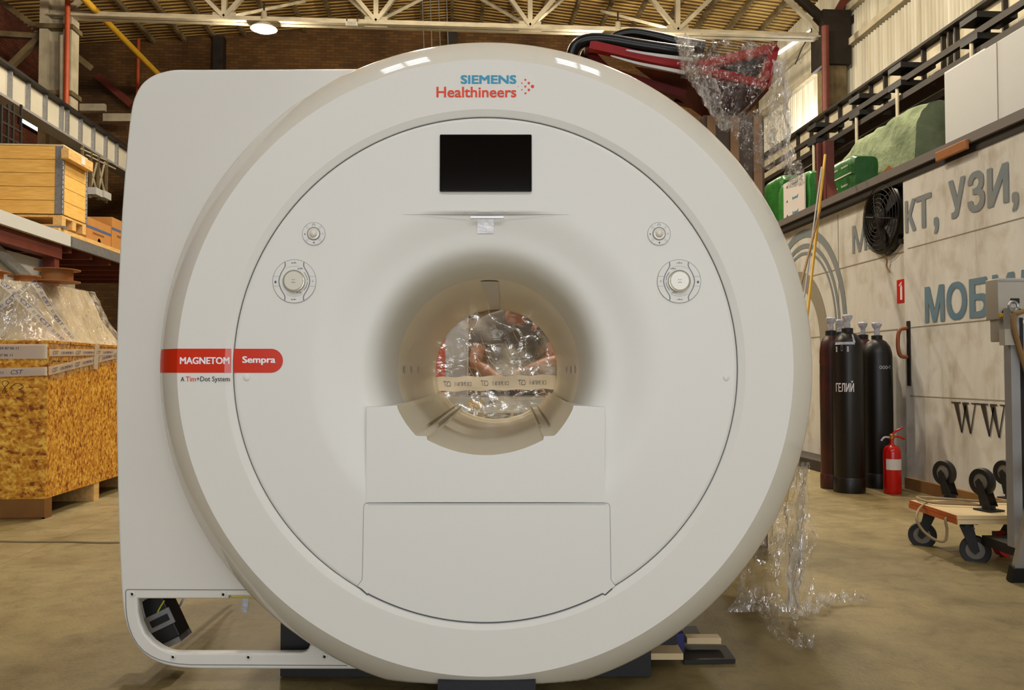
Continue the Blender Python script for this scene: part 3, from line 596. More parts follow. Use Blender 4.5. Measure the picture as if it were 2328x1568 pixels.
# door handle
h0 = onx(2072, 745, XD); h1 = onx(2072, 812, XD)
MB().tube(spl([(XD - .02, h0.y + .02, h0.z), (XD - .09, h0.y + .03, h0.z - .02), (XD - .11, h0.y + .03, (h0.z + h1.z) / 2), (XD - .09, h0.y + .03, h1.z + .02), (XD - .02, h0.y + .02, h1.z)]), .017, 10).build('door_handle', mat('handle_brown', rgb(142, 74, 36), .5), door, True)
MB().box((XD - .03, h0.y - .02, h1.z - .25), (XD - .02, h0.y + .03, h0.z + .06)).build('lock_strip', DKMET, door)
# wall fan
fc = onx(2018, 495, XW)
t = thing('axial_fan', (XW, fc.y, fc.z), 'black round axial fan in a wire guard mounted on the cream wall', 'fan')
AX = Vector((-1, 0, 0)); RF = .325
FCV = Vector((XW, fc.y, fc.z))
MB().lathe([(RF, .0), (RF + .03, .0), (RF + .02, .05), (RF - .01, .07), (RF - .02, .05), (RF - .02, 0)], FCV, AX, 40, False).build('housing_ring', BLACKG, t, True)
MB().lathe([(.001, .012), (RF, .012), (RF, .002), (.001, .002)], FCV, AX, 40, False).build('backing_disc', BLACK, t)
mb = MB()
for r in (.10, .14, .18, .22, .26, .30, .33): mb.tube([FCV + AX * (.115 - .04 * (r / .33) ** 2) + Vector((0, math.cos(a) * r, math.sin(a) * r)) for a in [2 * PI * i / 36 for i in range(36)]], .0035, 5, True)
for i in range(6):
    a = 2 * PI * i / 6 + .2; mb.tube([FCV + AX * .115 + Vector((0, math.cos(a) * .05, math.sin(a) * .05)), FCV + AX * .10 + Vector((0, math.cos(a) * .22, math.sin(a) * .22)), FCV + AX * .02 + Vector((0, math.cos(a) * .36, math.sin(a) * .36))], .006, 5)
mb.build('wire_guard', DKMET, t)
MB().lathe([(.001, .105), (.07, .10), (.09, .085), (.09, .02), (.001, .02)], FCV, AX, 24, False).build('motor_hub', BLACK, t, True)
for i in range(5):
    a = 2 * PI * i / 5; mb = MB(); e = Vector((0, math.cos(a), math.sin(a))); tt = Vector((0, -math.sin(a), math.cos(a)))
    mb.prism([FCV + AX * .03 + e * .08 - tt * .05, FCV + AX * .025 + e * .29 - tt * .12, FCV + AX * .06 + e * .29 + tt * .09, FCV + AX * .06 + e * .08 + tt * .04], AX * .008); mb.build('blade', BLACK, t)
for dy, dz in ((-.3, .25), (-.3, -.27), (.28, .28)): MB().box((XW - .05, fc.y + dy - .02, fc.z + dz - .02), (XW, fc.y + dy + .02, fc.z + dz + .02)).build('mounting_lug', BLACK, t)
MB().tube(spl([(XW - .05, fc.y, fc.z - .33), (XW - .03, fc.y - .03, fc.z - .40), (XW - .02, fc.y - .01, fc.z - .46), (XW - .02, fc.y - .06, fc.z - .52)]), .007, 6).build('cable', STRAP, t, True)
# extinguisher sign
A = onx(2040, 637, XW); B = onx(2062, 686, XW)
t = thing('extinguisher_sign', (XW, A.y, A.z), 'red fire extinguisher sign with a white pictogram on the cream wall', 'sign')
sy0, sy1, sz0, sz1 = B.y + .02, A.y, B.z, A.z
MB().box((XW - .006, sy0, sz0), (XW - .001, sy1, sz1)).build('plate', SIGNR, t)
my = (sy0 + sy1) / 2 - .01; hh = sz1 - sz0; ww = sy1 - sy0; X = XW - .009
mb = MB(); P = lambda a, b: Vector((X, my + a * ww, sz0 + b * hh))
mb.add([P(-.13, .12), P(.13, .12), P(.13, .66), P(.08, .74), P(-.08, .74), P(-.13, .66)], [(0, 1, 2, 3, 4, 5)])
mb.add([P(-.05, .72), P(.05, .72), P(.05, .84), P(-.05, .84)], [(0, 1, 2, 3)]); mb.add([P(.05, .80), P(.24, .70), P(.27, .76), P(.0, .9), P(-.12, .86)], [(0, 1, 2, 3, 4)])
mb.build('pictogram', TWHITE, t)

# ------------------------------------------------------------------ things on the room's roof
zr = ROOFZ + .075
def pack(px0, px1, py0, py1, X, depth, m, name, label, bulge=.06):
    A = onx(px0, py1, X); B = onx(px1, py0, X); t = thing(name, (X, (A.y + B.y) / 2, zr), label, 'insulation pack')
    y0, y1 = min(A.y, B.y), max(A.y, B.y); z0 = zr; z1 = onx((px0 + px1) / 2, py0, X).z
    mb = MB()
    def fn(u, v):
        a = 2 * PI * u; e = .32; s, c = math.sin(a), math.cos(a)
        q = v * 2 - 1
        sh = (1 - abs(q) ** 5) ** .4 if abs(q) < 1 else 0
        xx = math.copysign(abs(c) ** e, c) * depth / 2 * (.9 + .1 * sh); zz = math.copysign(abs(s) ** e, s) * (z1 - z0) / 2 * (.86 + .14 * sh)
        p = Vector((X + depth / 2 + xx, lerp(y0, y1, v), (z0 + z1) / 2 + zz)); return p + Vector((1, 0, .6)) * (noise.noise(p * 5) * .02)
    mb.grid(fn, 40, 14, True); mb.f.append(tuple(range(40))[::-1]); mb.f.append(tuple(range(14 * 40, 15 * 40)))
    mb.build('wrapped_batt', m, t, True); return t, y0, y1, z0, z1
t, y0, y1, z0, z1 = pack(1843, 1940, 372, 440, 4.45, .30, GREENB, 'insulation_pack', 'dark green printed insulation pack lying flat on the room roof')
for q in (.62, .28):
    MB().box((4.438, y0 + .04, lerp(z0, z1, q)), (4.444, y1 - .04, lerp(z0, z1, q) + .014)).build('printed_stripe', PAPER, t)
for q in (.78, .42):
    for i in range(4): 
        mb = MB(); ya = lerp(y1, y0, .1 + .22 * i); text(mb, 'Insulation', lambda x, y: Vector((4.437, ya - x * .16, lerp(z0, z1, q) + y * .03)), .01); mb.build('printed_lettering', PAPER, t)
t, y0, y1, z0, z1 = pack(1768, 1838, 402, 470, 4.3, .3, GREENL, 'insulation_pack', 'light green insulation pack with a white printed label at the roof edge')
mb = MB().box((4.27, lerp(y0, y1, .05), z0 + .02), (4.285, lerp(y0, y1, .72), lerp(z0, z1, .93))); mb.build('printed_label', PAPER, t)
for i, q in enumerate((.86, .56, .26)):
    mb = MB(); text(mb, ('knauf', 'knauf', 'knauf')[i], lambda x, y: Vector((4.266, lerp(y0, y1, .42) - x * .18, z0 + (z1 - z0) * q + y * .04 - .03)), .02); mb.build('printed_lettering', TBLUE, t)
    mb = MB(); P0 = Vector((4.266, lerp(y0, y1, .62), z0 + (z1 - z0) * (q - .05))); mb.add([P0, P0 + Vector((0, -.05, 0)), P0 + Vector((0, -.03, .03))], [(0, 1, 2)]); mb.build('leaf_mark', GREENB, t)
# bag hanging over behind scanner edge
t, *_ = pack(1730, 1775, 405, 450, 4.9, .5, GREENB, 'insulation_pack', 'crumpled green insulation bag half hidden behind the scanner rim')
# glass wool heap
A = onx(1935, 345, 5.3); B = onx(2148, 200, 5.3)
mb = MB(); ya, yb = A.y, B.y
def wool(u, v):
    y = lerp(ya, yb, u); top = lerp(lerp(3.35, 3.85, sstep(0, .35, u)), 3.95, u)
    a = PI * v; e = .5; c, q = math.cos(a), math.sin(a)
    p = Vector((5.25 - math.copysign(abs(c) ** e, c) * .3 - .1 * math.sin(PI * u), y, lerp(zr + .005, top, abs(q) ** e)))
    return p + Vector((-1, 0, .5)) * (noise.fractal(p * 3, 1, 2, 4) * .06 * q)
mb.grid(wool, 60, 40); mb.f.append(tuple(61 * j for j in range(41))); mb.f.append(tuple(61 * j + 60 for j in range(41))[::-1]); o = mb.build('glass_wool_batt', GWOOL, None, True)
tag(o, 'pale green glass wool batts heaped on the room roof beside white panels', 'insulation')
o = MB().box((4.98, 6.0, zr), (5.06, 8.17, 4.05)).build('sandwich_panel', PANEL, None, bevel=.004); tag(o, 'nearer white sandwich panel standing on the room roof at upper right edge', 'panel', 'white panels on the room roof')
mb = MB(); yj = onx(2272, 150, 5.0).y; mb.box((4.976, yj - .004, zr), (4.98, yj + .004, 4.05)); q = mb.build('panel_joint', LETG, o)
A = onx(2120, 130, 5.6); o = MB().box((5.7, 8.6, zr), (5.78, 9.35, 4.5)).build('sandwich_panel', PANEL, None, bevel=.004); tag(o, 'narrow weathered panel standing upright behind the pale green wool', 'panel')
a = onx(1990, 372, 4.4); o = MB().box((4.3, a.y - .25, zr), (4.5, a.y + .12, zr + .09), Matrix.Rotation(0, 4, 'Z')).build('timber_scrap', DKMET, None, bevel=.01); tag(o, 'dark scrap block lying beside the dark green pack', 'scrap')
a = onx(2012, 372, 4.45); o = MB().bar((4.35, a.y + .12, zr + .02), (4.5, a.y - .06, zr + .24), .12, .05).build('timber_scrap', FIBRE); tag(o, 'brown board scrap sticking up beside the dark green pack', 'scrap')
a = onx(2172, 318, XD - .05); o = MB().box((XD - .09, a.y - .2, ROOFZ - .05), (XD - .062, a.y + .22, ROOFZ + .03)).build('wood_offcut', FIBRE, None, bevel=.008); tag(o, 'brown wood offcut wedged on the grey roof edge', 'wood')
# red post at roof edge
P = onx(1886, 452, 4.2)
t = thing('steel_post', (4.2, P.y, zr), 'red brown steel post standing on the room roof edge', 'post')
MB().box((4.14, P.y - .04, zr), (4.24, P.y + .03, 3.6)).build('shaft', REDST, t); MB().prism([(4.15, P.y - .04, zr), (4.15, P.y - .15, zr), (4.15, P.y - .12, zr + .06), (4.15, P.y - .04, zr + .25)], (.1, 0, 0)).build('base_gusset', REDST, t)
MB().box((4.1, P.y + .06, zr), (4.16, P.y + .11, 3.6)).build('second_shaft', REDST, t)
# leaning rods
for a, b, da, db, r, m, l in [((1876, 352), (1841, 664), 8.4, 7.6, .013, YELP, 'yellow rod leaning beside the scanner rim, rightmost of three'), ((1866, 470), (1829, 614), 8.1, 7.5, .011, STRAP, 'brown rod leaning beside the scanner rim'), ((1868, 380), (1833, 640), 8.3, 7.55, .008, GREYP, 'thin grey rod leaning between the brown and yellow rods')]:
    A = at(*a, da); B = at(*b, db); D = (B - A).normalized(); E2 = B + D * (B.z - .02) / -D.z
    o = MB().cyl(A, E2, r, 10).build('leaning_rod', m, None, True); tag(o, l, 'rod')

# ================================================================== the scanner
# local frame: x right, y depth behind the ring face (camera distance 2.56), z up from the bore axis
MO = cf(-.0865 + .0021 * 2.56, 2.56, CAMZ + .0098)
MM = Matrix(((RT.x, FW.x, 0, MO.x), (RT.y, FW.y, 0, MO.y), (0, 0, 1, MO.z), (0, 0, 0, 1)))
def m2(x, y, d):
    p = at(x, y, d) - CAM; return (p.dot(RT) + .0865 - .0021 * d, p.z - .0098)
ZF = -MO.z            # floor height in the local frame
scan = thing('mri_scanner', (MO.x, MO.y, 0), 'big white ring-shaped scanner with a round bore and black screen', 'medical scanner')
def L(mb, name, m, parent=None, smooth=False, bevel=0): return mb.build(name, m, parent or scan, smooth, bevel, MM)
CZ = .012
# front ring
prof = [(.769, .10), (.769, .0212), (.7712, .0195), (.7885, .0126), (.7900, .012), (.86, .012), (.9352, .012)]
NFACE = len(prof)
for i in range(1, 13):
    t = i / 12; prof.append(((1 - t) ** 2 * .9352 + 2 * t * (1 - t) * .987 + t * t * 1.0265, (1 - t) ** 2 * .012 + 2 * t * (1 - t) * .052 + t * t * .108))
prof += [(1.0295, .125), (1.030, .15), (1.026, .21), (1.0, .28), (.95, .29), (.80, .29)]
mb = MB(); NR = 288
def ringpt(r, v, a):
    x = r * math.sin(a); z = lerp(.004, CZ, sstep(.79, .93, r)) + r * math.cos(a)
    if r > .94: z = max(z, -.968 + .01 * (1 - min(1, max(0, v - .012) / .1)))
    return Vector((x, v, z))
def ring_part(pf):
    mb = MB(); mb.add([ringpt(r, v, 2 * PI * k / NR) for r, v in pf for k in range(NR)], [(i * NR + k, i * NR + (k + 1) % NR, (i + 1) * NR + (k + 1) % NR, (i + 1) * NR + k) for i in range(len(pf) - 1) for k in range(NR)]); return mb
ring = L(ring_part(prof[:NFACE]), 'front_ring', FACEW, None, True); ring.data.set_sharp_from_angle(angle=math.radians(12))
rim = L(ring_part(prof[NFACE - 1:]), 'ring_rim', GLOSSW, ring, True)
# funnel panel
def flare(u, w):
    r = math.hypot(u, w); v = .022
    if r < .54: v += .028 * sstep(0, 1, (.54 - r) / .16) * sstep(.482, .472, w)     # shallow dish
    if r < .418:
        t = min(1, (.418 - r) / .108); v += .290 * (1 - max(0, 1 - t ** 3.2) ** (1 / 3.2))  # rolled lip
    return v
mb = MB(); NA, NRr = 360, 110
def fp(u, v):
    a = 2 * PI * u; q = v; r = lerp(.310, .7665, q ** 1.25); x = r * math.sin(a); z = r * math.cos(a) + .004 * sstep(.5, .76, r)
    return Vector((x, flare(x, z) + (.004 if v > .999 else 0), z))
mb.grid(fp, NA, NRr, True); L(mb, 'funnel_panel', WHITE, None, True)
mb = MB(); vs = [(r * math.sin(2 * PI * k / 240), .0265, .004 + r * math.cos(2 * PI * k / 240)) for r in (.762, .772) for k in range(240)]
mb.add(vs, [(k, (k + 1) % 240, 240 + (k + 1) % 240, 240 + k) for k in range(240)]); L(mb, 'panel_gap', GAP)
# bore tube
mb = MB(); mb.grid(lambda u, v: Vector((.3105 * math.sin(2 * PI * u), lerp(.335, 1.79, v), .3105 * math.cos(2 * PI * u))), 160, 24, True)
bore = L(mb, 'bore_tube', BOREM, None, True)
# couch trough: same outline as the cut-out in the docking panel
half = [(-.268, -.112)] + [(-.2925 * math.cos(a), -.2925 * math.sin(a)) for a in [math.radians(lerp(25, 43, i / 8)) for i in range(9)]]
half += [(-.209, -.2035), (-.2, -.2045), (-.180, -.2045), (-.177, -.2065), (-.176, -.216)]
n = 14
for i in range(1, n + 1):
    x = -.176 * (1 - i / n); half.append((x, -.262 + .046 * (x / .176) ** 2))
trough = half + [(-x, z) for x, z in half[-2::-1]]
def tpt(u, v, vv): return Vector((u, vv, v + (.012 * sstep(.4, 1.7, vv) if v < -.14 else 0)))
mb = MB(); ys = [.018, .1, .35, .8, 1.3, 1.79]
vs = [tpt(x, z, y) for y in ys for x, z in trough]; nt_ = len(trough)
mb.add(vs, [(j * nt_ + i, j * nt_ + i + 1, (j + 1) * nt_ + i + 1, (j + 1) * nt_ + i) for j in range(len(ys) - 1) for i in range(nt_ - 1)])
tr_o = L(mb, 'couch_trough', BOREM, None, True)
for s in (-1, 1):
    mb = MB()
    for dx in (-.212, -.178): mb.bar((s * dx, .4, -.196), (s * dx, 1.76, -.186), .006, .006)
    L(mb, 'couch_rail', mat('rail_olive', rgb(150, 140, 108), .4), tr_o)
# laser windows in the tube
for s in (-1, 1):
    for v, w in ((.53, .05), (.75, .055), (1.0, .055)):
        mb = MB(); a0, a1 = -.045, .04; vs = [(s * .3095 * math.cos(a), y, .3095 * math.sin(a)) for a in (a0, a1) for y in (v - .03, v + .03)]
        mb.add(vs, [(0, 1, 3, 2)]); L(mb, 'laser_window', FOIL, bore)
# strip of silver tape along the bore top
mb = MB(); A0, A1 = m2(1093, 640, 2.96)[0], m2(1133, 640, 2.96)[0]; B0, B1 = m2(1116, 700, 4.2)[0], m2(1138, 700, 4.2)[0]
def tp(u, v):
    x = lerp(lerp(A0, A1, u), lerp(B0, B1, u), v); y = lerp(.40, 1.72, v); return Vector((x, y, math.sqrt(.309 ** 2 - x * x) - .002))
mb.grid(tp, 6, 10); L(mb, 'silver_tape', FOIL, bore)
# docking panel (upper) with the cut-out
dock = [(-.3605, -.117)] + trough + [(.3625, -.117), (.3625, -.404), (-.3605, -.404)]
mb = MB()
vs = [(x, .018, z) for x, z in dock]; k = len(dock)
vb = [(x * 1.004, .023, z + (.003 if z > -.13 else 0)) for x, z in dock[:1]] 
def fillpoly(poly, y):
    cu = []
    bm = bmesh.new(); ve = [bm.verts.new((x, y, z)) for x, z in poly]
    ed = [bm.edges.new((ve[i], ve[(i + 1) % len(ve)])) for i in range(len(ve))]
    bmesh.ops.triangle_fill(bm, edges=ed, use_beauty=True, use_dissolve=False); bm.verts.index_update()
    r = ([v.co.copy() for v in bm.verts], [tuple(v.index for v in f.verts) for f in bm.faces]); bm.free(); return r
mb.add(*fillpoly(dock, .018))
rim = [dock[-1], dock[0]]
def side(p, q): mb.add([(p[0], .018, p[1]), (q[0], .018, q[1]), (q[0], .30, q[1]), (p[0], .30, p[1])], [(0, 1, 2, 3)])
side(dock[-1], dock[0]); side(dock[0], dock[1]); side(trough[-1], dock[-3]); side(dock[-3], dock[-2])
L(mb, 'docking_panel', WHITE)
# lower cover
lo = [(-.3665, -.420), (-.3655, -.413), (-.362, -.409), (-.355, -.4075), (.365, -.4075), (.372, -.409), (.3755, -.413), (.3765, -.420), (.3785, -.635), (.392, -.655)]
lo += [(.383, -.6605), (.370, -.672), (.362, -.6795)]
a0 = math.atan2(.3675, .6725)
lo += [(.766 * math.sin(a), .004 - .766 * math.cos(a)) for a in [lerp(a0 - .02, -a0 + .02, i / 40) for i in range(41)]]
lo += [(-.354, -.6795), (-.362, -.672), (-.375, -.6605), (-.384, -.655), (-.3695, -.635)]
mb = MB(); mb.add(*fillpoly(lo, .0165))
for i in range(len(lo)):
    p, q = lo[i], lo[(i + 1) % len(lo)]; mb.add([(p[0], .0165, p[1]), (q[0], .0165, q[1]), (q[0], .03, q[1]), (p[0], .03, p[1])], [(0, 1, 2, 3)])
cov = L(mb, 'lower_cover', WHITE)
mb = MB(); mb.tube([(x, .0185, z) for x, z in lo], .0016, 6, True); L(mb, 'cover_gap', GREYL, cov)
mb = MB(); mb.tube([(x, .0175, z - .0035) for x, z in lo[3:5]], .0013, 6); L(mb, 'cover_seam', GREYL, cov)
mb = MB(); mb.tube([(x, .017, z - .002) for x, z in lo[10:-2]], .0022, 6); L(mb, 'cover_shadow_gap', GAP, cov)
# grey strip painting in the shadow line along the brow crease; foil sticker
mb = MB(); vs = []; n = 40
for i in range(n + 1):
    u = lerp(-.255, .255, i / n); h = .0014 * (1 - abs(u / .255)) + .0003; vs += [(u, .0212, .4715 - h), (u, .0212, .4715 + h * .6)]
mb.add(vs, [(2 * i, 2 * i + 2, 2 * i + 3, 2 * i + 1) for i in range(n)]); L(mb, 'brow_shadow_line', GREYL)
p, q = m2(1070, 492, 2.585), m2(1145, 496, 2.585); L(MB().box((p[0], .0195, q[1]), (q[0], .024, p[1])), 'brow_lens', ALU)
p, q = m2(1085, 498, 2.592), m2(1123, 531, 2.61); yy0, yy1 = flare(0, p[1]) - .003, flare(0, q[1]) - .003
mb = MB(); mb.add([(p[0], yy0, p[1]), (q[0], yy0, p[1]), (q[0], yy1, q[1]), (p[0], yy1, q[1])], [(0, 1, 2, 3)]); L(mb, 'foil_sticker', FOIL)
# screen
p, q = m2(1000, 306, 2.578), m2(1209, 436, 2.578)
scr = L(MB().box((p[0], .012, q[1]), (q[0], .03, p[1])), 'screen', SCREEN, None, False, .0035)
# caps
for x in (560, 1652):
    c = m2(x, 858, 2.58); mb = MB(); mb.lathe([(.001, .0045), (.008, .0042), (.0102, .0025), (.0106, 0)], (c[0], .0225, c[1]), (0, -1, 0), 24); L(mb, 'cover_cap', WHITE, None, True)
# control knobs
def ringmb(c, r0, r1, y, n=48):
    mb = MB(); vs = [(c[0] + r * math.sin(2 * PI * k / n), y, c[1] + r * math.cos(2 * PI * k / n)) for r in (r0, r1) for k in range(n)]
    return mb.add(vs, [(k, (k + 1) % n, n + (k + 1) % n, n + k) for k in range(n)])
def knob_small(x, y, mir):
    c = m2(x, y, 2.578); r = .0352; y0 = .0195
    mb = MB().lathe([(.001, .0035), (r - .001, .0035), (r, .002), (r, 0)], (c[0], .0225, c[1]), (0, -1, 0), 48); b = L(mb, 'small_control', WHITE, None, True)
    L(ringmb(c, r - .0007, r + .0003, .0186), 'outline', GREYL, b); L(ringmb(c, .0178, .0206, .0184), 'dark_ring', GREYL, b)
    mb = MB().lathe([(.001, .012), (.006, .0115), (.010, .008), (.0125, .004), (.017, .0035), (.0175, 0)], (c[0], .019, c[1]), (0, -1, 0), 32); L(mb, 'knob', GLOSSW, b, True)
    for k in range(4):
        a = PI / 4 + k * PI / 2; d = Vector((math.sin(a), 0, math.cos(a))); e = Vector((d.z, 0, -d.x)); mb = MB()
        for o in (-.002, .002): mb.bar(Vector((c[0], .0186, c[1])) + d * .021 + e * o, Vector((c[0], .0186, c[1])) + d * .0345 + e * o, .0005, .0005)
        L(mb, 'divider', GREYL, b)
    mb = MB(); yy = .0184
    mb.tube([(c[0] + .004 * math.cos(a), yy, c[1] + .0265 + .004 * math.sin(a)) for a in [lerp(-.7, PI + .7, i / 10) for i in range(11)]], .0006, 5)
    mb.add([(c[0] + .003, yy, c[1] - .024), (c[0] + .003, yy, c[1] - .031), (c[0] - .003, yy, c[1] - .0275)], [(0, 1, 2)])
    mb.lathe([(.0001, 0), (.002, 0)], (c[0] - .027, yy, c[1] - .001), (0, -1, 0), 8); mb.box((c[0] - .0274, yy - .0002, c[1] - .005), (c[0] - .0266, yy, c[1] - .001))
    for k in range(3):
        a = k * 2 * PI / 3; d = Vector((math.sin(a), 0, math.cos(a))) ; o = Vector((c[0] + .0275, yy, c[1])); mb.bar(o, o + d * .0035, .0009, .0005)
    L(mb, 'symbols', TICON, b)
def knob_big(x, y, mir):
    c = m2(x, y, 2.578); r = .0665
    mb = MB().lathe([(.001, .0035), (r - .001, .0035), (r, .002), (r, 0)], (c[0], .0225, c[1]), (0, -1, 0), 64); b = L(mb, 'large_control', WHITE, None, True)
    L(ringmb(c, r - .0008, r + .0004, .0186, 64), 'outline', GREYL, b)
    for s in (-1, 1):
        pts = spl([(c[0] + s * .029, .0186, c[1] + .0585), (c[0] + s * .029, .0186, c[1] + .045), (c[0] + s * .041, .0186, c[1] + .023), (c[0] + s * .047, .0186, c[1]), (c[0] + s * .041, .0186, c[1] - .023), (c[0] + s * .029, .0186, c[1] - .045), (c[0] + s * .029, .0186, c[1] - .0585)], 8)
        mb = MB(); vs = []
        for p in pts: vs += [p - Vector((.0018, 0, 0)), p + Vector((.0018, 0, 0))]
        mb.add(vs, [(2 * i, 2 * i + 1, 2 * i + 3, 2 * i + 2) for i in range(len(pts) - 1)]); L(mb, 'side_groove', GREYL, b)
        mb = MB()
        for dz in (.015, -.015): mb.bar((c[0] + s * .046, .0186, c[1] + dz), (c[0] + s * .0645, .0186, c[1] + dz), .0007, .0007)
        L(mb, 'divider', GREYL, b)
    mb = MB()
    for s in (-1, 1): mb.tube([(c[0] + .05 * math.sin(a), .0187, c[1] + s * (.05 * math.cos(a) - .004)) for a in [lerp(-.55, .55, i / 12) for i in range(13)]], .0004, 4)
    L(mb, 'arc_line', GREYL, b)
    mb = MB().lathe([(.033, .001), (.034, .008), (.033, .0105), (.030, .011)], (c[0], .0195, c[1]), (0, -1, 0), 48, False); L(mb, 'knob_ring', mat('knob_ring', rgb(176, 170, 150), .2, metal=.3), b, True)
    mb = MB().lathe([(.001, .0135), (.027, .013), (.030, .010), (.031, 0)], (c[0], .0195, c[1]), (0, -1, 0), 48); L(mb, 'knob', GLOSSW, b, True)
    mb = MB(); s = mir
    for q in (-1, 1): mb.tube([(c[0] + s * .040 * math.cos(a), .0184, c[1] + .040 * math.sin(a)) for a in [q * lerp(.05, .75, i / 8) for i in range(9)]], .0008, 5)
    yk = .0056
    for dx in (-.003, .003): mb.box((c[0] + dx - .001, yk, c[1] + .002), (c[0] + dx + .001, yk + .0004, c[1] + .005))
    mb.box((c[0] - .006, yk, c[1] - .0055), (c[0] + .006, yk + .0004, c[1] - .004))
    mb.bar((c[0] + s * .028, .0065, c[1]), (c[0] + s * .031, .0065, c[1]), .001, .001)
    for dx, dz in ((0, .056), (s * .019, .038), (s * .017, -.035), (0, -.056)):
        o = (c[0] + dx, c[1] + dz); mb.box((o[0] - .007, .0184, o[1] - .001), (o[0] + .006, .0188, o[1] + .0005)); mb.box((o[0] - .001, .0184, o[1] + .0015), (o[0] + .003, .0188, o[1] + .003))
        mb.add([(o[0] - s * .010, .0184, o[1]), (o[0] - s * .007, .0184, o[1] + .0025), (o[0] - s * .007, .0184, o[1] - .0025)], [(0, 1, 2)])
    o = (c[0] - s * .0575, c[1] - .002); mb.add([(o[0] - .004, .0184, o[1]), (o[0] + .004, .0184, o[1]), (o[0], .0184, o[1] + .0045)], [(0, 1, 2)]); mb.box((o[0] - .003, .0184, o[1] - .004), (o[0] + .003, .0188, o[1]))
    o = (c[0] + s * .056, c[1]); mb.box((o[0] - .004, .0184, o[1] - .0003), (o[0] + .004, .0188, o[1] + .0003)); mb.box((o[0] - .0003, .0184, o[1] - .004), (o[0] + .0003, .0188, o[1] + .004))
    L(mb, 'symbols', TICON, b)
knob_small(713, 531, 1); knob_small(1498.5, 531, -1); knob_big(669, 639, 1); knob_big(1544, 639, -1)
# lettering on the ring
def mtext(body, xl, xr, yt, yb, m, name='lettering', bold=0.0, d=2.568, y=.0108, shear=0, parent=None, xr2=None):
    a = m2(xl, yt, d); b = m2(xr, yb, d); mb = MB(); text(mb, body, lambda s, t: Vector((lerp(a[0], b[0], s), y, lerp(b[1], a[1], t))), bold, shear, True)
    return L(mb, name, m, parent or ring)
mtext('SIEMENS', 1047, 1174, 170, 189.5, TBLUE, bold=.032)
mtext('Healthineers', 992, 1174, 196.5, 220.5, TORANGE, bold=.02)
mb = MB()
for x, y, r in [(880, 678, 9), (850, 706, 6), (910, 706, 11), (818, 735, 4), (880, 735, 9), (941, 735, 15), (850, 764, 6), (910, 764, 11), (881, 793, 9)]:
    c = m2(960 + x / 3.755, y / 3.755, 2.568); rr = r / 3.755 * 2.568 / FPX; vs = [(c[0] + rr * math.cos(2 * PI * k / 20), .0108, c[1] + rr * math.sin(2 * PI * k / 20)) for k in range(20)]; mb.add(vs, [tuple(range(20))])
L(mb, 'dot_emblem', TORANGE, ring)
# red name band, following the profile
def ringsurf(u, w):
    r = math.hypot(u, w - .008)
    for (r0, v0), (r1, v1) in zip(prof[1:-5], prof[2:-4]):
        if r0 <= r <= r1 and r1 > r0: return lerp(v0, v1, (r - r0) / (r1 - r0))
    return .022
W0, W1 = -.0125, .0605
mb = MB(); us = [-1.0255, -1.015, -1.0, -.98, -.96, -.945, -.9365, -.934, -.85, -.80, -.7905, -.788, -.780, -.776, -.7725]
vs = []
for u in us:
    for w in (W0, lerp(W0, W1, .5), W1): vs.append((u, ringsurf(u, w) - .0012, w))
mb.add(vs, [(3 * i + j, 3 * i + j + 1, 3 * i + j + 4, 3 * i + j + 3) for i in range(len(us) - 1) for j in (0, 1)])
L(mb, 'name_band', TRED, ring)
hb = (W1 - W0) / 2; wc = (W0 + W1) / 2; ux = m2(643, 840, 2.58)[0]
pts = [(-.7655, W0), (ux - hb, W0)] + arcpts(ux - hb, wc, hb, -PI / 2, PI / 2, 16) + [(-.7655, W1)]
fp_o = [o for o in scan.children if o.name.startswith('funnel_panel')][0]
mb = MB(); mb.add(*fillpoly(pts[:1] + pts[2:], .0206)); L(mb, 'name_band', TRED, fp_o)
mtext('MAGNETOM', 408.5, 521.5, 811.5, 827.5, TWHITE, bold=.035, y=.0098)
mtext('Sempra', 551, 626.5, 809.5, 829.5, TWHITE, bold=.035, d=2.58, y=.0195, parent=fp_o)
mtext('A', 410, 418.5, 856.5, 867, TBLACK, bold=.004)
mtext('Tim', 421.5, 444.5, 855.5, 867, TORANGE, bold=.004)
mtext('+Dot System', 446, 521.5, 855.5, 870, TBLACK, bold=.004)
# ---- rear housing (left cover)
D2 = 2.80; V2 = D2 - 2.56
hp = [(790, 156), (700, 156.3), (600, 156.7), (500, 157), (440, 157.2), (400, 157.5), (372, 162), (345, 172), (322, 190), (308, 214), (300, 238), (293, 285), (284, 380), (274, 520), (267, 680), (263.5, 830), (264, 950), (266.5, 1100), (270, 1230), (275, 1335), (281, 1395), (294, 1440), (318, 1478), (352, 1503), (395, 1516), (450, 1520.5), (520, 1521), (600, 1521.2), (700, 1521.4), (780, 1521.5)]
outl = [m2(x, y, D2) for x, y in hp]
outl = [tuple(p)[:2] for p in spl([(x, z, 0) for x, z in outl], 4)]
zt, zb = outl[0][1], outl[-1][1]
outer = [(-.345, zt)] + outl + [(-.345, zb)]
hole_px = [(313, 1361), (519, 1361), (519.5, 1354.5), (800, 1354), (800, 1440), (704, 1466), (701, 1474), (696, 1480), (686, 1483.5), (406, 1483.5), (385, 1481), (365, 1472), (347, 1459), (330, 1440), (319, 1415), (314, 1390)]
hole = [m2(x, y, D2) for x, y in hole_px]
house = curve_plate('rear_housing', [outer[::-1], hole], V2 + .0175, .035, .008, HOUSE, scan, MM, 4)
mb = MB(); shl = [(x * .997, z * .998) for x, z in outer if not (z < -.86)]; vs = [(x, y, z) for y in (V2 + .03, 1.35) for x, z in shl]; k = len(shl)
mb.add(vs, [(i, i + 1, k + i + 1, k + i) for i in range(k - 1)]); o = L(mb, 'side_shell', HOUSE, house, True)
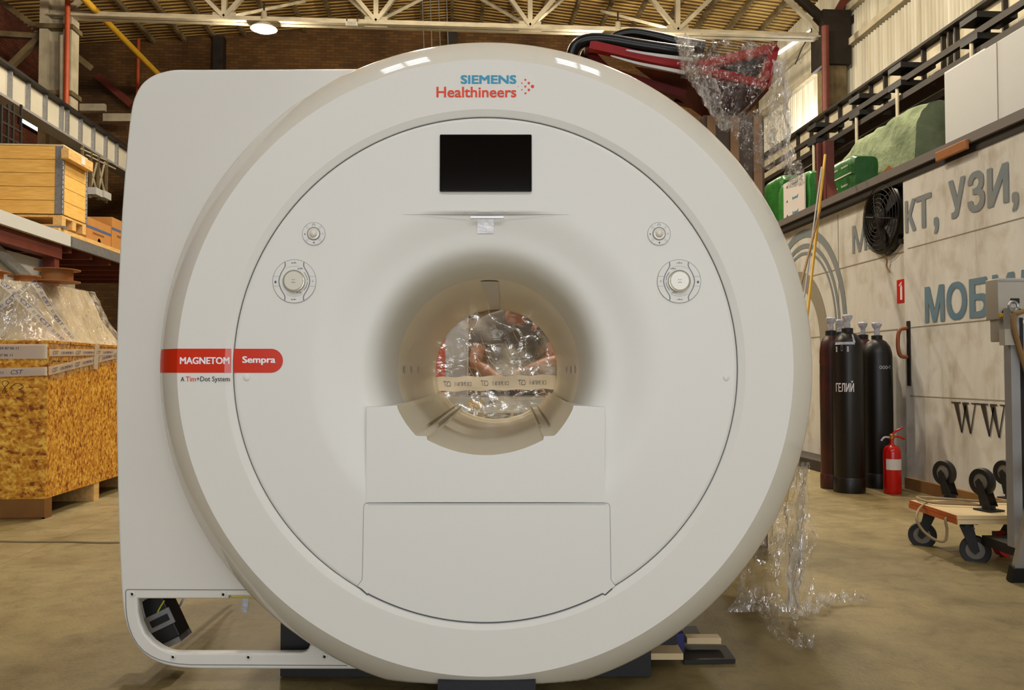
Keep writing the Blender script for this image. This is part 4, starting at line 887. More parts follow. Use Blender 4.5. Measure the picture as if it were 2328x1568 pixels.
s = o.modifiers.new('solid', 'SOLIDIFY'); s.thickness = .012; s.offset = 0
sp = [m2(x, y, D2) for x, y in [(640, 1342), (560, 1340.5), (291, 1339.5), (287.5, 1341), (286, 1345), (286.5, 1380), (289, 1403), (294, 1425), (302, 1446), (313, 1464), (327, 1479), (343, 1490), (361, 1498.5), (382, 1504.5), (406, 1508.5), (432, 1510.3), (560, 1511), (790, 1512.5)]]
mb = MB(); mb.tube([(x, V2 - .0005, z) for x, z in sp], .0016, 6); L(mb, 'flange_seam', GREYL, house)
for x, y in ((301, 1350), (508, 1351), (393.5, 1493), (565, 1493.5), (738, 1492)):
    c = m2(x, y, D2); mb = MB().lathe([(.004, .001), (.0058, .004), (.0095, .003), (.0105, 0)], (c[0], V2, c[1]), (0, -1, 0), 20, False); b = L(mb, 'bolt', HOUSE, house, True)
    L(MB().lathe([(.0001, .002), (.0048, .002)], (c[0] + .001, V2, c[1]), (0, -1, 0), 14), 'bolt_socket', BLACK, b)
# magnet body, feet and rear cover
mb = MB().lathe([(.33, .45), (.90, .45), (.92, .5), (.92, 1.70), (.90, 1.74), (.33, 1.74)], (0, 0, 0), (0, 1, 0), 64, False); L(mb, 'magnet_body', mat('magnet_grey', rgb(90, 88, 84), .6), None, True)
mb = MB().lathe([(.311, 1.76), (.90, 1.76), (.95, 1.79), (.90, 1.81), (.311, 1.81)], (0, 0, 0), (0, 1, 0), 64, False); L(mb, 'rear_cover', WHITE, None, True)
for s in (-1, 1): L(MB().box((s * .55 - .12, .5, ZF + .002), (s * .55 + .12, 1.7, -.6)), 'magnet_foot', BLACK)
a, b = m2(995, 1549, 2.57), m2(1218, 1549, 2.57); L(MB().box((a[0], .012, ZF + .004), (b[0], .22, a[1] + .0)), 'front_foot', mat('foot_black', rgb(16, 18, 28), .5))
L(MB().box((-.70, .33, ZF + .004), (.55, 1.5, -.72)), 'base_frame', BLACK)
# gear seen inside the housing opening
def il(x, y, d): q = m2(x, y, d); return Vector((q[0], d - 2.56, q[1]))
D3 = 2.95
a = il(364, 1402, D3)
R_ = Matrix.Translation(a) @ Matrix.Rotation(-.45, 4, 'Y')
mb = MB().box((-.05, -.03, -.085), (.05, .06, .075), R_); gear = L(mb, 'terminal_box', BLACK, house, False, .004)
L(MB().box((-.056, -.036, -.035), (.058, -.031, .02), R_), 'bracket', GALV, gear); L(MB().box((-.02, -.04, -.02), (.045, -.036, .003), R_), 'slot', BLACK, gear)
L(MB().box((-.05, -.02, -.105), (.04, .08, -.086), R_), 'galvanised_foot', GALV, gear)
p = il(352, 1362, 3.0); L(MB().box((p.x - .08, p.y, p.z - .008), (p.x + .04, p.y + .1, p.z + .03)), 'galvanised_bracket', GALV, house)
L(MB().tube(spl([il(378, 1355, D3), il(377, 1380, D3), il(372, 1392, D3), il(381, 1404, D3), il(386, 1398, D3), il(378, 1388, D3)]), .006, 8), 'black_cable', BLACK, house, True)
L(MB().tube(spl([il(420, 1352, D3 + .1), il(408, 1378, D3 + .1), il(385, 1390, D3 + .1)]), .004, 8), 'white_cable', CAPW, house, True)
L(MB().tube(spl([il(374, 1365, D3 - .03), il(362, 1385, D3 - .03), il(352, 1408, D3 - .03)]), .0028, 8), 'earth_wire', mat('earth_yellow', rgb(190, 180, 40), .5), house, True)
L(MB().tube(spl([il(520, 1357.5, 2.9), il(545, 1357, 2.9), il(580, 1359, 2.9)]), .003, 8), 'earth_wire', MATS['earth_yellow'], house, True)
a, b = il(560, 1357, 2.9), il(556, 1391, 2.9); mb = MB(); mb.bar(a, b, .022, .002, Vector((0, 1, 0))); tg = L(mb, 'paper_tag', CAPW, house)
# stretch film over the rear bore opening with printed tape
mb = MB()
def bf(u, v):
    a = 2 * PI * u; r = .309 * v; x = r * math.sin(a); z = r * math.cos(a)
    y = 1.80 - .03 * noise.noise(Vector((x * 5, z * 9, 1))) * (1 - v ** 4) - .015 * noise.noise(Vector((x * 14, z * 4, 5)))
    return Vector((x, y, z))
mb.grid(bf, 96, 40, True); fo = L(mb, 'bore_film', FILMB, None, True)
za, zb_ = m2(1130, 855, 4.34)[1], m2(1130, 886, 4.34)[1]
mb = MB(); mb.grid(lambda u, v: Vector((lerp(-.305, .305, u), 1.765 - .006 * math.sin(u * 17), lerp(zb_, za, v) + .012 * (u - .5) + .003 * math.sin(u * 30) + (.003 * (v - .5)))), 40, 2)
tapef = L(mb, 'printed_tape', TAPE, fo)
for i, x0 in enumerate((-.29, -.10, .09)):
    mb = MB(); text(mb, 'CST', lambda s, t: Vector((x0 + .06 - .038 * s + .0, 1.756, lerp(zb_, za, .32 + .4 * t) + .012 * ((x0 + .305) / .61 - .5))), .0, .25); L(mb, 'tape_print', TAPEB, tapef)
    mb = MB(); text(mb, 'C 01 39 87 06 11', lambda s, t: Vector((x0 + .165 - .085 * s, 1.756, lerp(zb_, za, .34 + .3 * t) + .012 * ((x0 + .4) / .61 - .5))), .01); L(mb, 'tape_print', TAPEB, tapef)
mb = MB()  # pale strands for film creases, their highlight streaks put in as white
for i in range(26):
    x = random.uniform(-.16, .2); z = random.uniform(.0, .28); ln = random.uniform(.04, .14)
    if math.hypot(x, z) > .29: continue
    mb.tube(spl([(x, 1.75, z), (x + ln * .2, 1.747, z - ln * .5), (x + ln * .55, 1.75, z - ln)], 3), .0009, 4)
for i in range(16):
    z = random.uniform(-.24, -.08); x = random.uniform(-.2, .1); mb.tube([(x, 1.75, z), (x + random.uniform(.08, .2), 1.75, z + random.uniform(-.012, .012))], .0009, 4)
L(mb, 'film_crease_glint', CREASE_GLINT, fo)

# ------------------------------------------------------------------ floor bits beside the scanner foot
def flr(x, y, z=0): return onz(x, y, z)
def mat_plate(pts, h, name, m, label, cat, z0=.002):
    mb = MB(); mb.prism([flr(x, y, z0 + h) - Vector((0, 0, h)) for x, y in pts], (0, 0, h)); o = mb.build(name, m); return tag(o, label, cat)
mat_plate([(1556, 1500), (1672, 1497.5), (1650, 1466), (1556, 1464)], .015, 'rubber_mat', BLACK, 'black rubber mat lying on the floor right of the scanner foot', 'mat')
mat_plate([(1530, 1449), (1597, 1449), (1582, 1422), (1540, 1424)], .012, 'rubber_mat', BLACK, 'smaller black mat half under the scanner rim behind the wood block', 'mat')
def wblock(x0, x1, yt, yb, d, dep, name, m, label, cat):
    A = at(x0, yb, d); B = at(x1, yb, d); h = at(x0, yt, d).z - A.z; A.z = B.z = max(.003, A.z)
    mb = MB(); mb.prism([A, B, B + Vector((0, 0, h)), A + Vector((0, 0, h))], FW * dep); o = mb.build(name, m, None, bevel=.002); return tag(o, label, cat)
wblock(1470, 1554, 1485, 1500, 2.97, .10, 'wood_block', PLY, 'flat pale wood block on the floor in front of the blue box', 'block')
wblock(1562, 1640, 1450, 1464, 3.12, .05, 'wood_block', PLY, 'pale wood strip lying between the two black mats', 'block')
wblock(1500, 1556, 1440, 1486, 3.09, .2, 'blue_box', BLUEB, 'dark blue box under the right edge of the scanner rim', 'box')
# ------------------------------------------------------------------ left: strand-board crate with wrapped load
XC, YC, ZC0, ZC1 = -2.84, 6.2, .14, 1.235
cr = thing('shipping_crate', (XC - .9, YC + .75, 0), 'large strand board crate on a pallet base left of the scanner', 'crate')
MB().box((XC - 1.9, YC, ZC0 + .0), (XC, YC + .018, ZC1)).build('front_panel', OSB, cr); MB().box((XC - .018, YC + .019, ZC0), (XC, YC + 1.75, ZC1)).build('side_panel', OSB, cr)
MB().box((XC - 1.9, YC + 1.732, ZC0), (XC - .019, YC + 1.75, ZC1)).box((XC - 1.9, YC + .019, ZC0), (XC - 1.88, YC + 1.73, ZC1)).build('rear_panel', OSB, cr); MB().box((XC - 1.9, YC, ZC1), (XC + .006, YC + 1.75, ZC1 + .018)).build('lid', OSB, cr)
MB().box((XC - 1.9, YC - .012, .012), (XC, YC + .0, ZC0)).box((XC - .02, YC, .0), (XC, YC + .1, ZC0)).build('front_skid', mat('skid_brown', rgb(128, 84, 30), .6, var=.25), cr)
for y in (YC, YC + .82, YC + 1.65): MB().box((XC - 1.88, y, .0), (XC - .003, y + .1, ZC0)).build('skid', PINEL if y > YC else MATS['skid_brown'], cr)
# marker writing on the front panel
mk = mat('marker', rgb(92, 52, 20), .6); Pm = lambda x, y: ony(x / 8.31, 760 + y / 8.31, YC - .003)
mb = MB(); mb.tube(spl([Pm(*p) for p in [(90, 990), (40, 930), (70, 880), (140, 880), (160, 930), (100, 990), (60, 1060), (40, 1100), (80, 1110), (100, 1050), (90, 990)]], 5), .0022, 5)
mb.tube(spl([Pm(*p) for p in [(180, 1020), (260, 950), (330, 920), (400, 940), (440, 990), (380, 1030), (350, 1040), (420, 1060), (450, 1120), (400, 1180), (300, 1200)]], 5), .0022, 5); mb.build('marker_writing', mk, cr)
mb = MB()
for dy, w_ in ((.07, .05), (.14, .05), (.24, .06), (.33, .03)): mb.box((XC + .0005, YC + dy, 1.103), (XC + .002, YC + dy + w_, 1.110))
mb.build('stencil_marks', TBLACK, cr)
# wrapped load
ld = thing('wrapped_load', (XC - .95, YC + .9, ZC1 + .02), 'low bundle under clear stretch film and printed tape on the strand board crate', 'wrapped load')
z0, z1 = ZC1 + .02, 1.70
def ldp(u, v, off=0.0):
    a = 2 * PI * u; e = .35; c, s = math.cos(a), math.sin(a); c = math.copysign(abs(c) ** e, c); s = math.copysign(abs(s) ** e, s)
    q = v ** .8; hx = lerp(.96, .70, q); hy = lerp(.88, .60, q) ; cx = XC - .95 + lerp(0, .06, q); cy = YC + .875 + lerp(0, -.1, q)
    p = Vector((cx + c * (hx + off), cy + s * (hy + off), lerp(z0, z1, v)))
    k = noise.noise(p * 4) * .03 + noise.noise(p * 13) * .012; return p + Vector((c, s, .3)) * k * (v + .15)
mb = MB(); mb.grid(lambda u, v: ldp(u, v, -.03), 80, 14, True); mb.f.append(tuple(range(14 * 80, 15 * 80))); mb.build('bundle', mat('cream_wrap', rgb(208, 192, 158), .6, c2=rgb(176, 156, 116), vscale=5, bump=.6, bscale=8), ld, True)
mb = MB(); mb.grid(lambda u, v: ldp(u, v, .012), 120, 26, True); mb.f.append(tuple(range(26 * 120, 27 * 120))); film_o = mb.build('stretch_film', FILM2, ld, True)
def surf_tape(a, b, w, rep, parent, name='printed_tape'):
    """tape between two (u,v) places on the bundle"""
    n = 24; mb = MB(); cen = [ldp(lerp(a[0], b[0], i / n), lerp(a[1], b[1], i / n), .022) for i in range(n + 1)]; vs = []
    nor = []
    for i, p in enumerate(cen):
        d = (cen[min(n, i + 1)] - cen[max(0, i - 1)]).normalized(); o = p - Vector((XC - .95, YC + .875, 1.2)); o.z *= .6; s = d.cross(o).normalized(); nor.append((d, s)); vs += [p - s * w / 2, p + s * w / 2]
    mb.add(vs, [(2 * i, 2 * i + 1, 2 * i + 3, 2 * i + 2) for i in range(n)]); t = mb.build(name, TAPE, parent, True)
    for j in range(rep):
        i = int((j + .5) / rep * n); p = cen[i]; d, s = nor[i]; ou = s.cross(d); ou = ou if ou.dot(p - Vector((XC - .95, YC + .875, 1.2))) > 0 else -ou
        if d.x < 0: d = -d
        s2 = ou.cross(d); s2 = s2 if s2.z > 0 else -s2
        mb = MB(); text(mb, 'CST', lambda x, y: p + ou * .004 + d * (x * .09 - .1) + s2 * (y * .03 - .015), .0, .2); text(mb, '01 39 87', lambda x, y: p + ou * .004 + d * (x * .10 + .01) + s2 * (y * .022 - .012), .0); mb.build('tape_print', TAPEB, t)
for a, b in [((.60, .1), (.80, .98)), ((.70, .02), (.86, .9)), ((.94, .05), (.80, .95)), ((.97, .1), (.90, .98)), ((.66, .9), (.80, .1))]: surf_tape(a, b, .05, 3, ld)
def flat_tape(P0, P1, up, out, w, texts, parent):
    P0, P1, up, out = Vector(P0), Vector(P1), Vector(up), Vector(out); d = (P1 - P0); ln = d.length; d = d / ln; s = (up - d * up.dot(d)).normalized()
    mb = MB(); mb.add([P0 - s * w / 2, P1 - s * w / 2, P1 + s * w / 2, P0 + s * w / 2], [(0, 1, 2, 3)]); t = mb.build('printed_tape', TAPE, parent)
    x = .05
    while x < ln - .2:
        mb = MB(); text(mb, 'CST', lambda a, b: P0 + out * .003 + d * (x + a * .085) + s * (b * w * .5 - w * .25), .0, .25)
        if x + .33 < ln: text(mb, 'C 01 39 87 06 11', lambda a, b: P0 + out * .003 + d * (x + .13 + a * .19) + s * (b * w * .32 - w * .18), .01)
        mb.build('tape_print', TAPEB, t); x += .37
    return t
FY = YC - .016
flat_tape((XC - 1.3, FY, 1.195), (XC + .004, FY, 1.197), (0, 0, 1), (0, -1, 0), .055, 1, cr); flat_tape((XC - 1.34, FY - .001, 1.14), (XC + .004, FY - .001, 1.15), (0, 0, 1), (0, -1, 0), .055, 1, cr)
flat_tape((XC - 1.4, FY, .99), (XC + .004, FY, 1.035), (0, 0, 1), (0, -1, 0), .06, 1, cr)
XO = XC + .008
flat_tape((XO, YC, 1.035), (XO, YC + 1.6, 1.22), (0, 0, 1), (1, 0, 0), .06, 1, cr); flat_tape((XO + .003, YC, 1.165), (XO + .003, YC + 1.3, 1.20), (0, 0, 1), (1, 0, 0), .05, 1, cr)
flat_tape((XO + .006, YC + .78, 1.05), (XO + .006, YC + .80, 1.25), (0, 1, 0), (1, 0, 0), .08, 1, cr)
mb = MB(); mb.grid(lambda u, v: Vector((XO - .002 + .01 * noise.noise(Vector((u * 9, v * 5, 2))), YC + 1.7 * u, lerp(.96 + .2 * u, 1.25, v))), 30, 8); mb.build('film_skirt', FILM, cr, True)
# fibre reels on the load
def reel(x0, x1, yt, yb, d, label):
    c = at((x0 + x1) / 2, yb, d); r = (x1 - x0) / 2 * d / FPX; h = at(0, yt, d).z - at(0, yb, d).z; c.z = z1 + .012; t = thing('cardboard_reel', c, label, 'reel', 'brown reels on the wrapped load')
    MB().lathe([(r * .68, .008), (r * .68, h - .008)], c, ZZ, 36).build('core', FIBRE, t, True)
    for zz in (0, h - .008): MB().lathe([(.02, zz), (r, zz), (r, zz + .008), (.02, zz + .008)], c, ZZ, 40, False).build('flange', FIBRE, t, True)
reel(82, 178, 633, 662, 6.45, 'brown reel on the wrapped load, rightmost of three'); reel(22, 100, 633, 660, 6.9, 'brown reel on the wrapped load, middle of three'); reel(-70, 17, 630, 660, 6.6, 'brown reel on the wrapped load, cut by the left picture edge')
# cord on the floor
P = [onz(x, y, .005) for x, y in ((-40, 1229), (60, 1231), (150, 1231), (230, 1233), (300, 1232))]
o = MB().tube(spl(P), .006, 6).build('floor_cord', CORD, None, True); tag(o, 'thin cord lying across the floor in front of the strand board crate', 'cord')

# ------------------------------------------------------------------ left mezzanine
XM = -5.4; DZ = 2.97
mz = thing('mezzanine', (-7, 12, 0), 'raised storage deck with a white edge beam on red brown posts at left', 'mezzanine')
MB().box((XM, 7.5, 2.79), (XM + .06, 12.28, 2.955)).build('edge_beam', PANEL, mz); MB().box((XM, 12.33, 2.79), (XM + .06, 17.5, 2.93)).build('edge_beam', GALV, mz)
MB().box((-9.5, 7.5, 2.90), (XM - .001, 17.5, DZ - .02)).build('deck_boards', PLY, mz)
MB().box((XM - .18, 7.5, 2.60), (XM - .02, 12.2, 2.79)).build('support_beam', REDST, mz)
for i in range(7): MB().box((-9.4, 12.4 + .7 * i, 2.72), (XM - .02, 12.5 + .7 * i, 2.9)).build('joist', REDST, mz)
py = onx(119, 600, XM - .1).y
for y in (py, py + 5.0, py - 4.4): MB().box((XM - .2, y - .07, 0), (XM - .04, y + .07, 2.6)).build('post', REDST, mz)
o = MB().box((XM - .45, 12.0, DZ - .018), (XM + .02, 16.8, DZ + .04)).build('pallet_board', PINEL); tag(o, 'long wooden board lying along the mezzanine edge under the pallet crate', 'board')
o = struct(MB().box((-5.71, 7.5, 0), (-5.65, onx(104, 600, -5.65).y, 2.58)).build('wall_mezzanine', PANEL))
A = onx(-20, 555, -5.575); B = onx(92, 658, -5.575); C_ = B + (B - A) * .8
o = MB().bar(A - (B - A) * .3, C_, .06, .12).build('diagonal_brace', GALV); tag(o, 'grey diagonal brace in front of the white panel under the mezzanine', 'brace')
A = onx(102, 565, -5.64); B = onx(106, 640, -5.64)
o = MB().tube(spl([(-5.62, A.y - .25, A.z + .1), (-5.62, A.y, A.z), (-5.62, A.y + .03, B.z), (-5.62, A.y + .03, .6)]), .03, 8).build('conduit', PALES, None, True); tag(o, 'pale bent conduit at the edge of the white panel under the mezzanine', 'conduit')
# pallet collar crate
PX, PY = XM + .02, onx(142, 420, XM + .02).y
PYE = onx(197, 420, XM + .02).y; zb_, zt_ = onx(142, 487, PX).z, onx(142, 331, PX).z
pc = thing('pallet_crate', (PX - .6, (PY + PYE) / 2, zb_ - .2), 'pale pine pallet crate of stacked collars on the mezzanine edge', 'crate')
hgt = (zt_ - zb_) / 5
for i in range(5):
    za = zb_ + i * hgt + .003; zc = zb_ + (i + 1) * hgt - .003
    MB().box((PX - 1.2, PY, za), (PX, PY + .022, zc)).box((PX - .022, PY + .022, za), (PX, PYE, zc)).box((PX - 1.2, PYE - .022, za), (PX - .022, PYE, zc)).box((PX - 1.2, PY + .022, za), (PX - 1.178, PYE - .022, zc)).build('collar', PINE, pc, bevel=.003)
for (xa, ya) in ((PX, PY), (PX, PYE - .02)):
    mb = MB().box((xa - .10, ya - .004, zb_), (xa + .004, ya - .001, zt_)) if ya == PY else MB()
    mb.box((xa + .001, ya - .003, zb_), (xa + .005, ya + .05, zt_))
    for i in range(14): zz = lerp(zb_, zt_, (i + .5) / 14); mb.cyl((xa + .004, ya + .0, zz - .025), (xa + .004, ya + .0, zz + .025), .012, 8)
    mb.build('corner_hinge', GALV, pc)
for i in range(8): 
    zz = lerp(zb_, zt_, (i + .5) / 8); MB().lathe([(.001, .002), (.004, .0015)], (PX - .05, PY - .004, zz), (0, -1, 0), 8).build('rivet', DKMET, pc)
MB().box((PX - 1.2, PY - .005, zt_), (PX + .01, PYE + .005, zt_ + .02)).build('lid', PLY, pc)
zp = zb_ - .012
mb = MB().box((PX - 1.2, PY, zp - .03), (PX, PYE, zp)); mb.build('pallet_top', PINEL, pc)
for y in (PY, (PY + PYE) / 2 - .06, PYE - .12):
    for x in (PX - .12, PX - .66, PX - 1.2): MB().box((x, y, zp - .13), (x + .12, y + .12, zp - .03)).build('pallet_block', PINEL, pc)
    MB().box((PX - 1.2, y, zp - .155), (PX, y + .12, zp - .13)).build('pallet_runner', PINEL, pc)
a = onx(148, 344, PX + .06); b = onx(213, 388, PX + .06)
o = MB().box((PX + .006, a.y + .0, zt_ - .19), (PX + .11, onx(212, 370, PX + .11).y, zt_ - .05)).build('timber_beam', PINEL, None, bevel=.004); tag(o, 'squared timber with a white sticker fixed along the right side of the pallet crate', 'timber')
mb = MB(); yq = onx(188, 365, PX + .11).y; mb.box((PX + .111, yq - .05, zt_ - .165), (PX + .113, yq + .08, zt_ - .06)); mb.build('sticker', PAPER, o)
o = MB().box((PX - .3, PY - .02, DZ + .045), (PX + .05, PY + .06, DZ + .075)).build('metal_bar', GALV); tag(o, 'bright metal bar sticking out under the pallet crate', 'bar')
def carton(x0, x1, yt, yb, X, dep, label, strap=True):
    A = onx(x0, yb, X); B = onx(x1, yt, X); y0, y1 = A.y, B.y; zt = onx((x0 + x1) / 2, yt, X).z
    o = MB().box((X - dep, y0, DZ - .02), (X, y1, zt)).build('carton', CARD, None, bevel=.004); tag(o, label, 'box', 'cartons on the mezzanine')
    zs = lerp(DZ, zt, .74); MB().box((X + .001, y0, zs - .02), (X + .004, y1, zs + .02)).build('strap', mat('strap_blue', rgb(72, 100, 150), .4), o)
    mb = MB(); ym = lerp(y0, y1, .5); mb.lathe([(.001, .003), (.06, .003)], (X, ym, lerp(DZ, zt, .4)), (1, 0, 0), 20); mb.box((X + .002, lerp(y0, y1, .25), lerp(DZ, zt, .58)), (X + .003, lerp(y0, y1, .7), lerp(DZ, zt, .63))); mb.build('printed_mark', mat('carton_ink', rgb(120, 76, 40), .7), o)
carton(196, 253, 503, 548, -5.9, .5, 'brown carton with a blue strap right behind the pallet crate'); carton(254, 300, 503, 560, -5.9, .5, 'brown carton with a blue strap against the housing edge')
o = MB().box((-9.4, 10.2, DZ), (-6.9, 11.6, DZ + .9)).build('stored_crate', DKMET); tag(o, 'dark crate stored at the back of the mezzanine', 'crate')

# ------------------------------------------------------------------ gas cylinders
def gas_cylinder(x, ybase, d, r, h, m, label, body='', band=False):
    c = at(x, ybase, d); c.z = .0; t = thing('gas_cylinder', c, label, 'gas cylinder', 'gas cylinders by the cream wall')
    MB().lathe([(r * .96, 0), (r, .02), (r, h - .16), (r * .97, h - .12), (r * .86, h - .065), (r * .62, h - .02), (r * .36, h), (.042, h + .01)], c, ZZ, 40).build('body', m, t, True)
    MB().lathe([(r + .004, .0), (r + .006, .03), (r + .006, .12), (r + .001, .13)], c, ZZ, 40, False).build('foot_ring', m, t, True)
    MB().lathe([(.046, h - .012), (.047, h + .035), (.03, h + .04)], c, ZZ, 24).build('neck_ring', BLACK, t, True)
    MB().lathe([(.022, h + .035), (.026, h + .06), (.022, h + .09), (.03, h + .105), (.042, h + .125), (.043, h + .145), (.034, h + .155), (.001, h + .158)], c, ZZ, 14).build('wrapped_valve', CAPW, t, True)
    return t, c
def curved_text(body, c, r, zlo, zhi, a_c, half, m, parent, bold=.02):
    mb = MB()
    def fn(x, y):
        a = a_c + (x - .5) * 2 * half; dr = RT * math.sin(a) - FW * math.cos(a); return Vector((c.x, c.y, lerp(zlo, zhi, y))) + dr * (r + .002)
    text(mb, body, fn, bold); mb.build('stencilled_lettering', m, parent)
CYL = [(1893, 1100, 7.55, .098, 1.36, GASRED, 'brown red gas cylinder nearest the scanner rim, behind the stencilled black one', 0),
       (1914, 1094, 7.85, .098, 1.36, GASRED, 'gas cylinder hidden behind the two left cylinders, only its wrapped valve showing', 0),
       (1931, 1110, 7.32, .125, 1.37, GASBLK, 'black gas cylinder with white stencilled letters at the front of the group', 1),
       (1966, 1092, 7.92, .105, 1.34, GASRED, 'dark gas cylinder at the back right, between the stencilled and rightmost ones', 0),
       (1998, 1104, 7.62, .128, 1.32, GASBLK, 'wide black gas cylinder with small white dots, rightmost of the group', 2)]
for x, yb, d, r, h, m, lab, k in CYL:
    t, c = gas_cylinder(x, yb, d, r, h, m, lab)
    if k == 1:
        curved_text('ГЕЛИЙ', c, r, .86, .955, -.62, .62, TWHITE, t, .02); curved_text('▪▫▪', c, r, 1.20, 1.255, -.75, .45, CAPW, t, 0)
        mb = MB(); 
        for a0, a1, z0_, z1_ in ((-1.3, .1, 1.262, 1.285),):
            vs = [];
            for i in range(13):
                a = lerp(a0, a1, i / 12); dr = RT * math.sin(a) - FW * math.cos(a); vs += [Vector((c.x, c.y, z0_)) + dr * (r * .98 + .003), Vector((c.x, c.y, z1_)) + dr * (r * .95 + .003)]
            mb.add(vs, [(2 * i, 2 * i + 2, 2 * i + 3, 2 * i + 1) for i in range(12)])
        a = .0; dr = RT * math.sin(a) - FW * math.cos(a); mb.add([Vector((c.x, c.y, 1.28)) + dr * (r * .96) , Vector((c.x, c.y, 1.28)) + dr * (r * .96) + RT * .02, Vector((c.x, c.y, 1.35)) + dr * (r * .72) + RT * .012, Vector((c.x, c.y, 1.35)) + dr * (r * .72)], [(0, 1, 2, 3)])
        mb.build('paint_band', CAPW, t)
    if k == 2: curved_text('ооо-т', c, r, 1.055, 1.085, .15, .42, CAPW, t, .01)
# extinguisher
c = at(2029, 1116, 7.22); c.z = 0; r = .072; h = .41
t = thing('fire_extinguisher', c, 'small red fire extinguisher with a white label beside the gas cylinders', 'fire extinguisher')
MB().lathe([(r * .95, 0), (r, .012), (r, h - .06), (r * .93, h - .035), (r * .7, h - .01), (r * .35, h), (.016, h + .012), (.016, h + .05)], c, ZZ, 36).build('body', EXTR, t, True)
mb = MB(); n = 16; vs = []
for i in range(n + 1):
    a = lerp(-1.1, .9, i / n); dr = RT * math.sin(a) - FW * math.cos(a); vs += [c + ZZ * .205 + dr * (r + .0015), c + ZZ * .295 + dr * (r + .0015)]
mb.add(vs, [(2 * i, 2 * i + 2, 2 * i + 3, 2 * i + 1) for i in range(n)]); mb.build('label', PAPER, t, True)
MB().lathe([(.014, h + .04), (.022, h + .05), (.022, h + .085), (.012, h + .095)], c, ZZ, 16).build('valve_head', mat('brass', rgb(170, 110, 50), .35, metal=.7), t, True)
hd = c + ZZ * (h + .085)
MB().tube(spl([hd, hd + RT * .04 + ZZ * .035, hd + RT * .1 + ZZ * .06], 4), [.009] * 8 + [.006], 8).build('squeeze_lever', EXTR, t, True)
MB().tube(spl([hd - ZZ * .02, hd + RT * .06 - ZZ * .015, hd + RT * .115 - ZZ * .04], 4), [.008] * 8 + [.005], 8).build('carry_handle', EXTR, t, True)
MB().tube(spl([hd - ZZ * .025, hd - RT * .06 - ZZ * .02, hd - RT * .09 - ZZ * .05], 4), .008, 8).build('nozzle', CAPW, t, True)

# ------------------------------------------------------------------ dollies
def caster(base, ang, parent, flip, R=.082, swap=None):
    """caster under (or, flipped, above) a mounting plate at base"""
    s = 1 if flip else -1; e = Vector((math.cos(ang), math.sin(ang), 0)); ax = Vector((-e.y, e.x, 0)); base = Vector(base)
    hub = base + ZZ * s * (R + .075) + e * .04
    cobj = MB().box((-.055, -.055, -.004), (.055, .055, .004), Matrix.Translation(base + ZZ * s * .004) @ Matrix.Rotation(ang, 4, 'Z')).cyl(base, base + ZZ * s * .03, .035, 16)
    for q in (-1, 1):
        o = ax * q * .026; cobj.prism([base + ZZ * s * .025 - e * .035 + o, base + ZZ * s * .025 + e * .03 + o, hub + e * .022 + o, hub - ZZ * s * -.02 + o, hub - e * .022 + o], ax * q * .004)
    k = cobj.build('caster', BLACK, parent)
    MB().lathe([(R * .62, -.018), (R * .94, -.02), (R, -.012), (R, .012), (R * .94, .02), (R * .62, .018)], hub, ax, 32, False).build('tyre', BLACK, k, True)
    MB().lathe([(.001, -.017), (R * .62, -.014), (R * .62, .014), (.001, .017)], hub, ax, 24).build('wheel_disc', WHEELG, k, True)
    return k
dz = .235
P0 = onz(2068, 1145, dz); P1 = onz(2177, 1182, dz)     # left front edge corners of the deck (far, near)
e1 = (P1 - P0).normalized(); e2 = Vector((-e1.y, e1.x, 0)); e2 = e2 if e2.dot(RT) > 0 else -e2
LW, LL = (P1 - P0).length, 1.15
def dk(a, b, z): return P0 + e1 * a + e2 * b - ZZ * dz + ZZ * z
dl = thing('platform_dolly', dk(LW / 2, LL / 2, 0), 'wooden platform dolly on black casters with an orange painted edge', 'dolly')
MB().prism([dk(0, 0, dz - .022), dk(LW, 0, dz - .022), dk(LW, LL, dz - .022), dk(0, LL, dz - .022)], (0, 0, .022)).build('deck', PLY, dl)
MB().prism([dk(0, -.006, dz - .024), dk(LW, -.006, dz - .024), dk(LW, -.0005, dz - .024), dk(0, -.0005, dz - .024)], (0, 0, .026)).build('painted_edge', ORWOOD, dl)
an = math.atan2(e2.y, e2.x)
for a, b, g in ((.08, .08, an + 2.6), (LW - .1, .1, an - .5), (.08, LL - .1, an + 2.6), (LW - .1, LL - .1, an + .3)): caster(dk(a, b, dz - .022), g, dl, False, .078)
d2 = thing('platform_dolly', dk(LW / 2, LL / 2, dz), 'second wooden dolly lying upside down on the first with its casters pointing up', 'dolly')
MB().prism([dk(0.01, 0.0, dz + .002), dk(LW - .005, 0.0, dz + .002), dk(LW - .005, LL, dz + .002), dk(0.01, LL, dz + .002)], (0, 0, .022)).build('deck', PLY, d2)
MB().prism([dk(0.01, -.006, dz + .004), dk(LW - .005, -.006, dz + .004), dk(LW - .005, -.0005, dz + .004), dk(.01, -.0005, dz + .004)], (0, 0, .02)).build('painted_edge', ORWOOD, d2)
for x, y in ((2160, 1134), (2248, 1160), (2300, 1133)):
    p = onz(x, y, dz + .026); caster(p, an + 1.9, d2, True, .078)
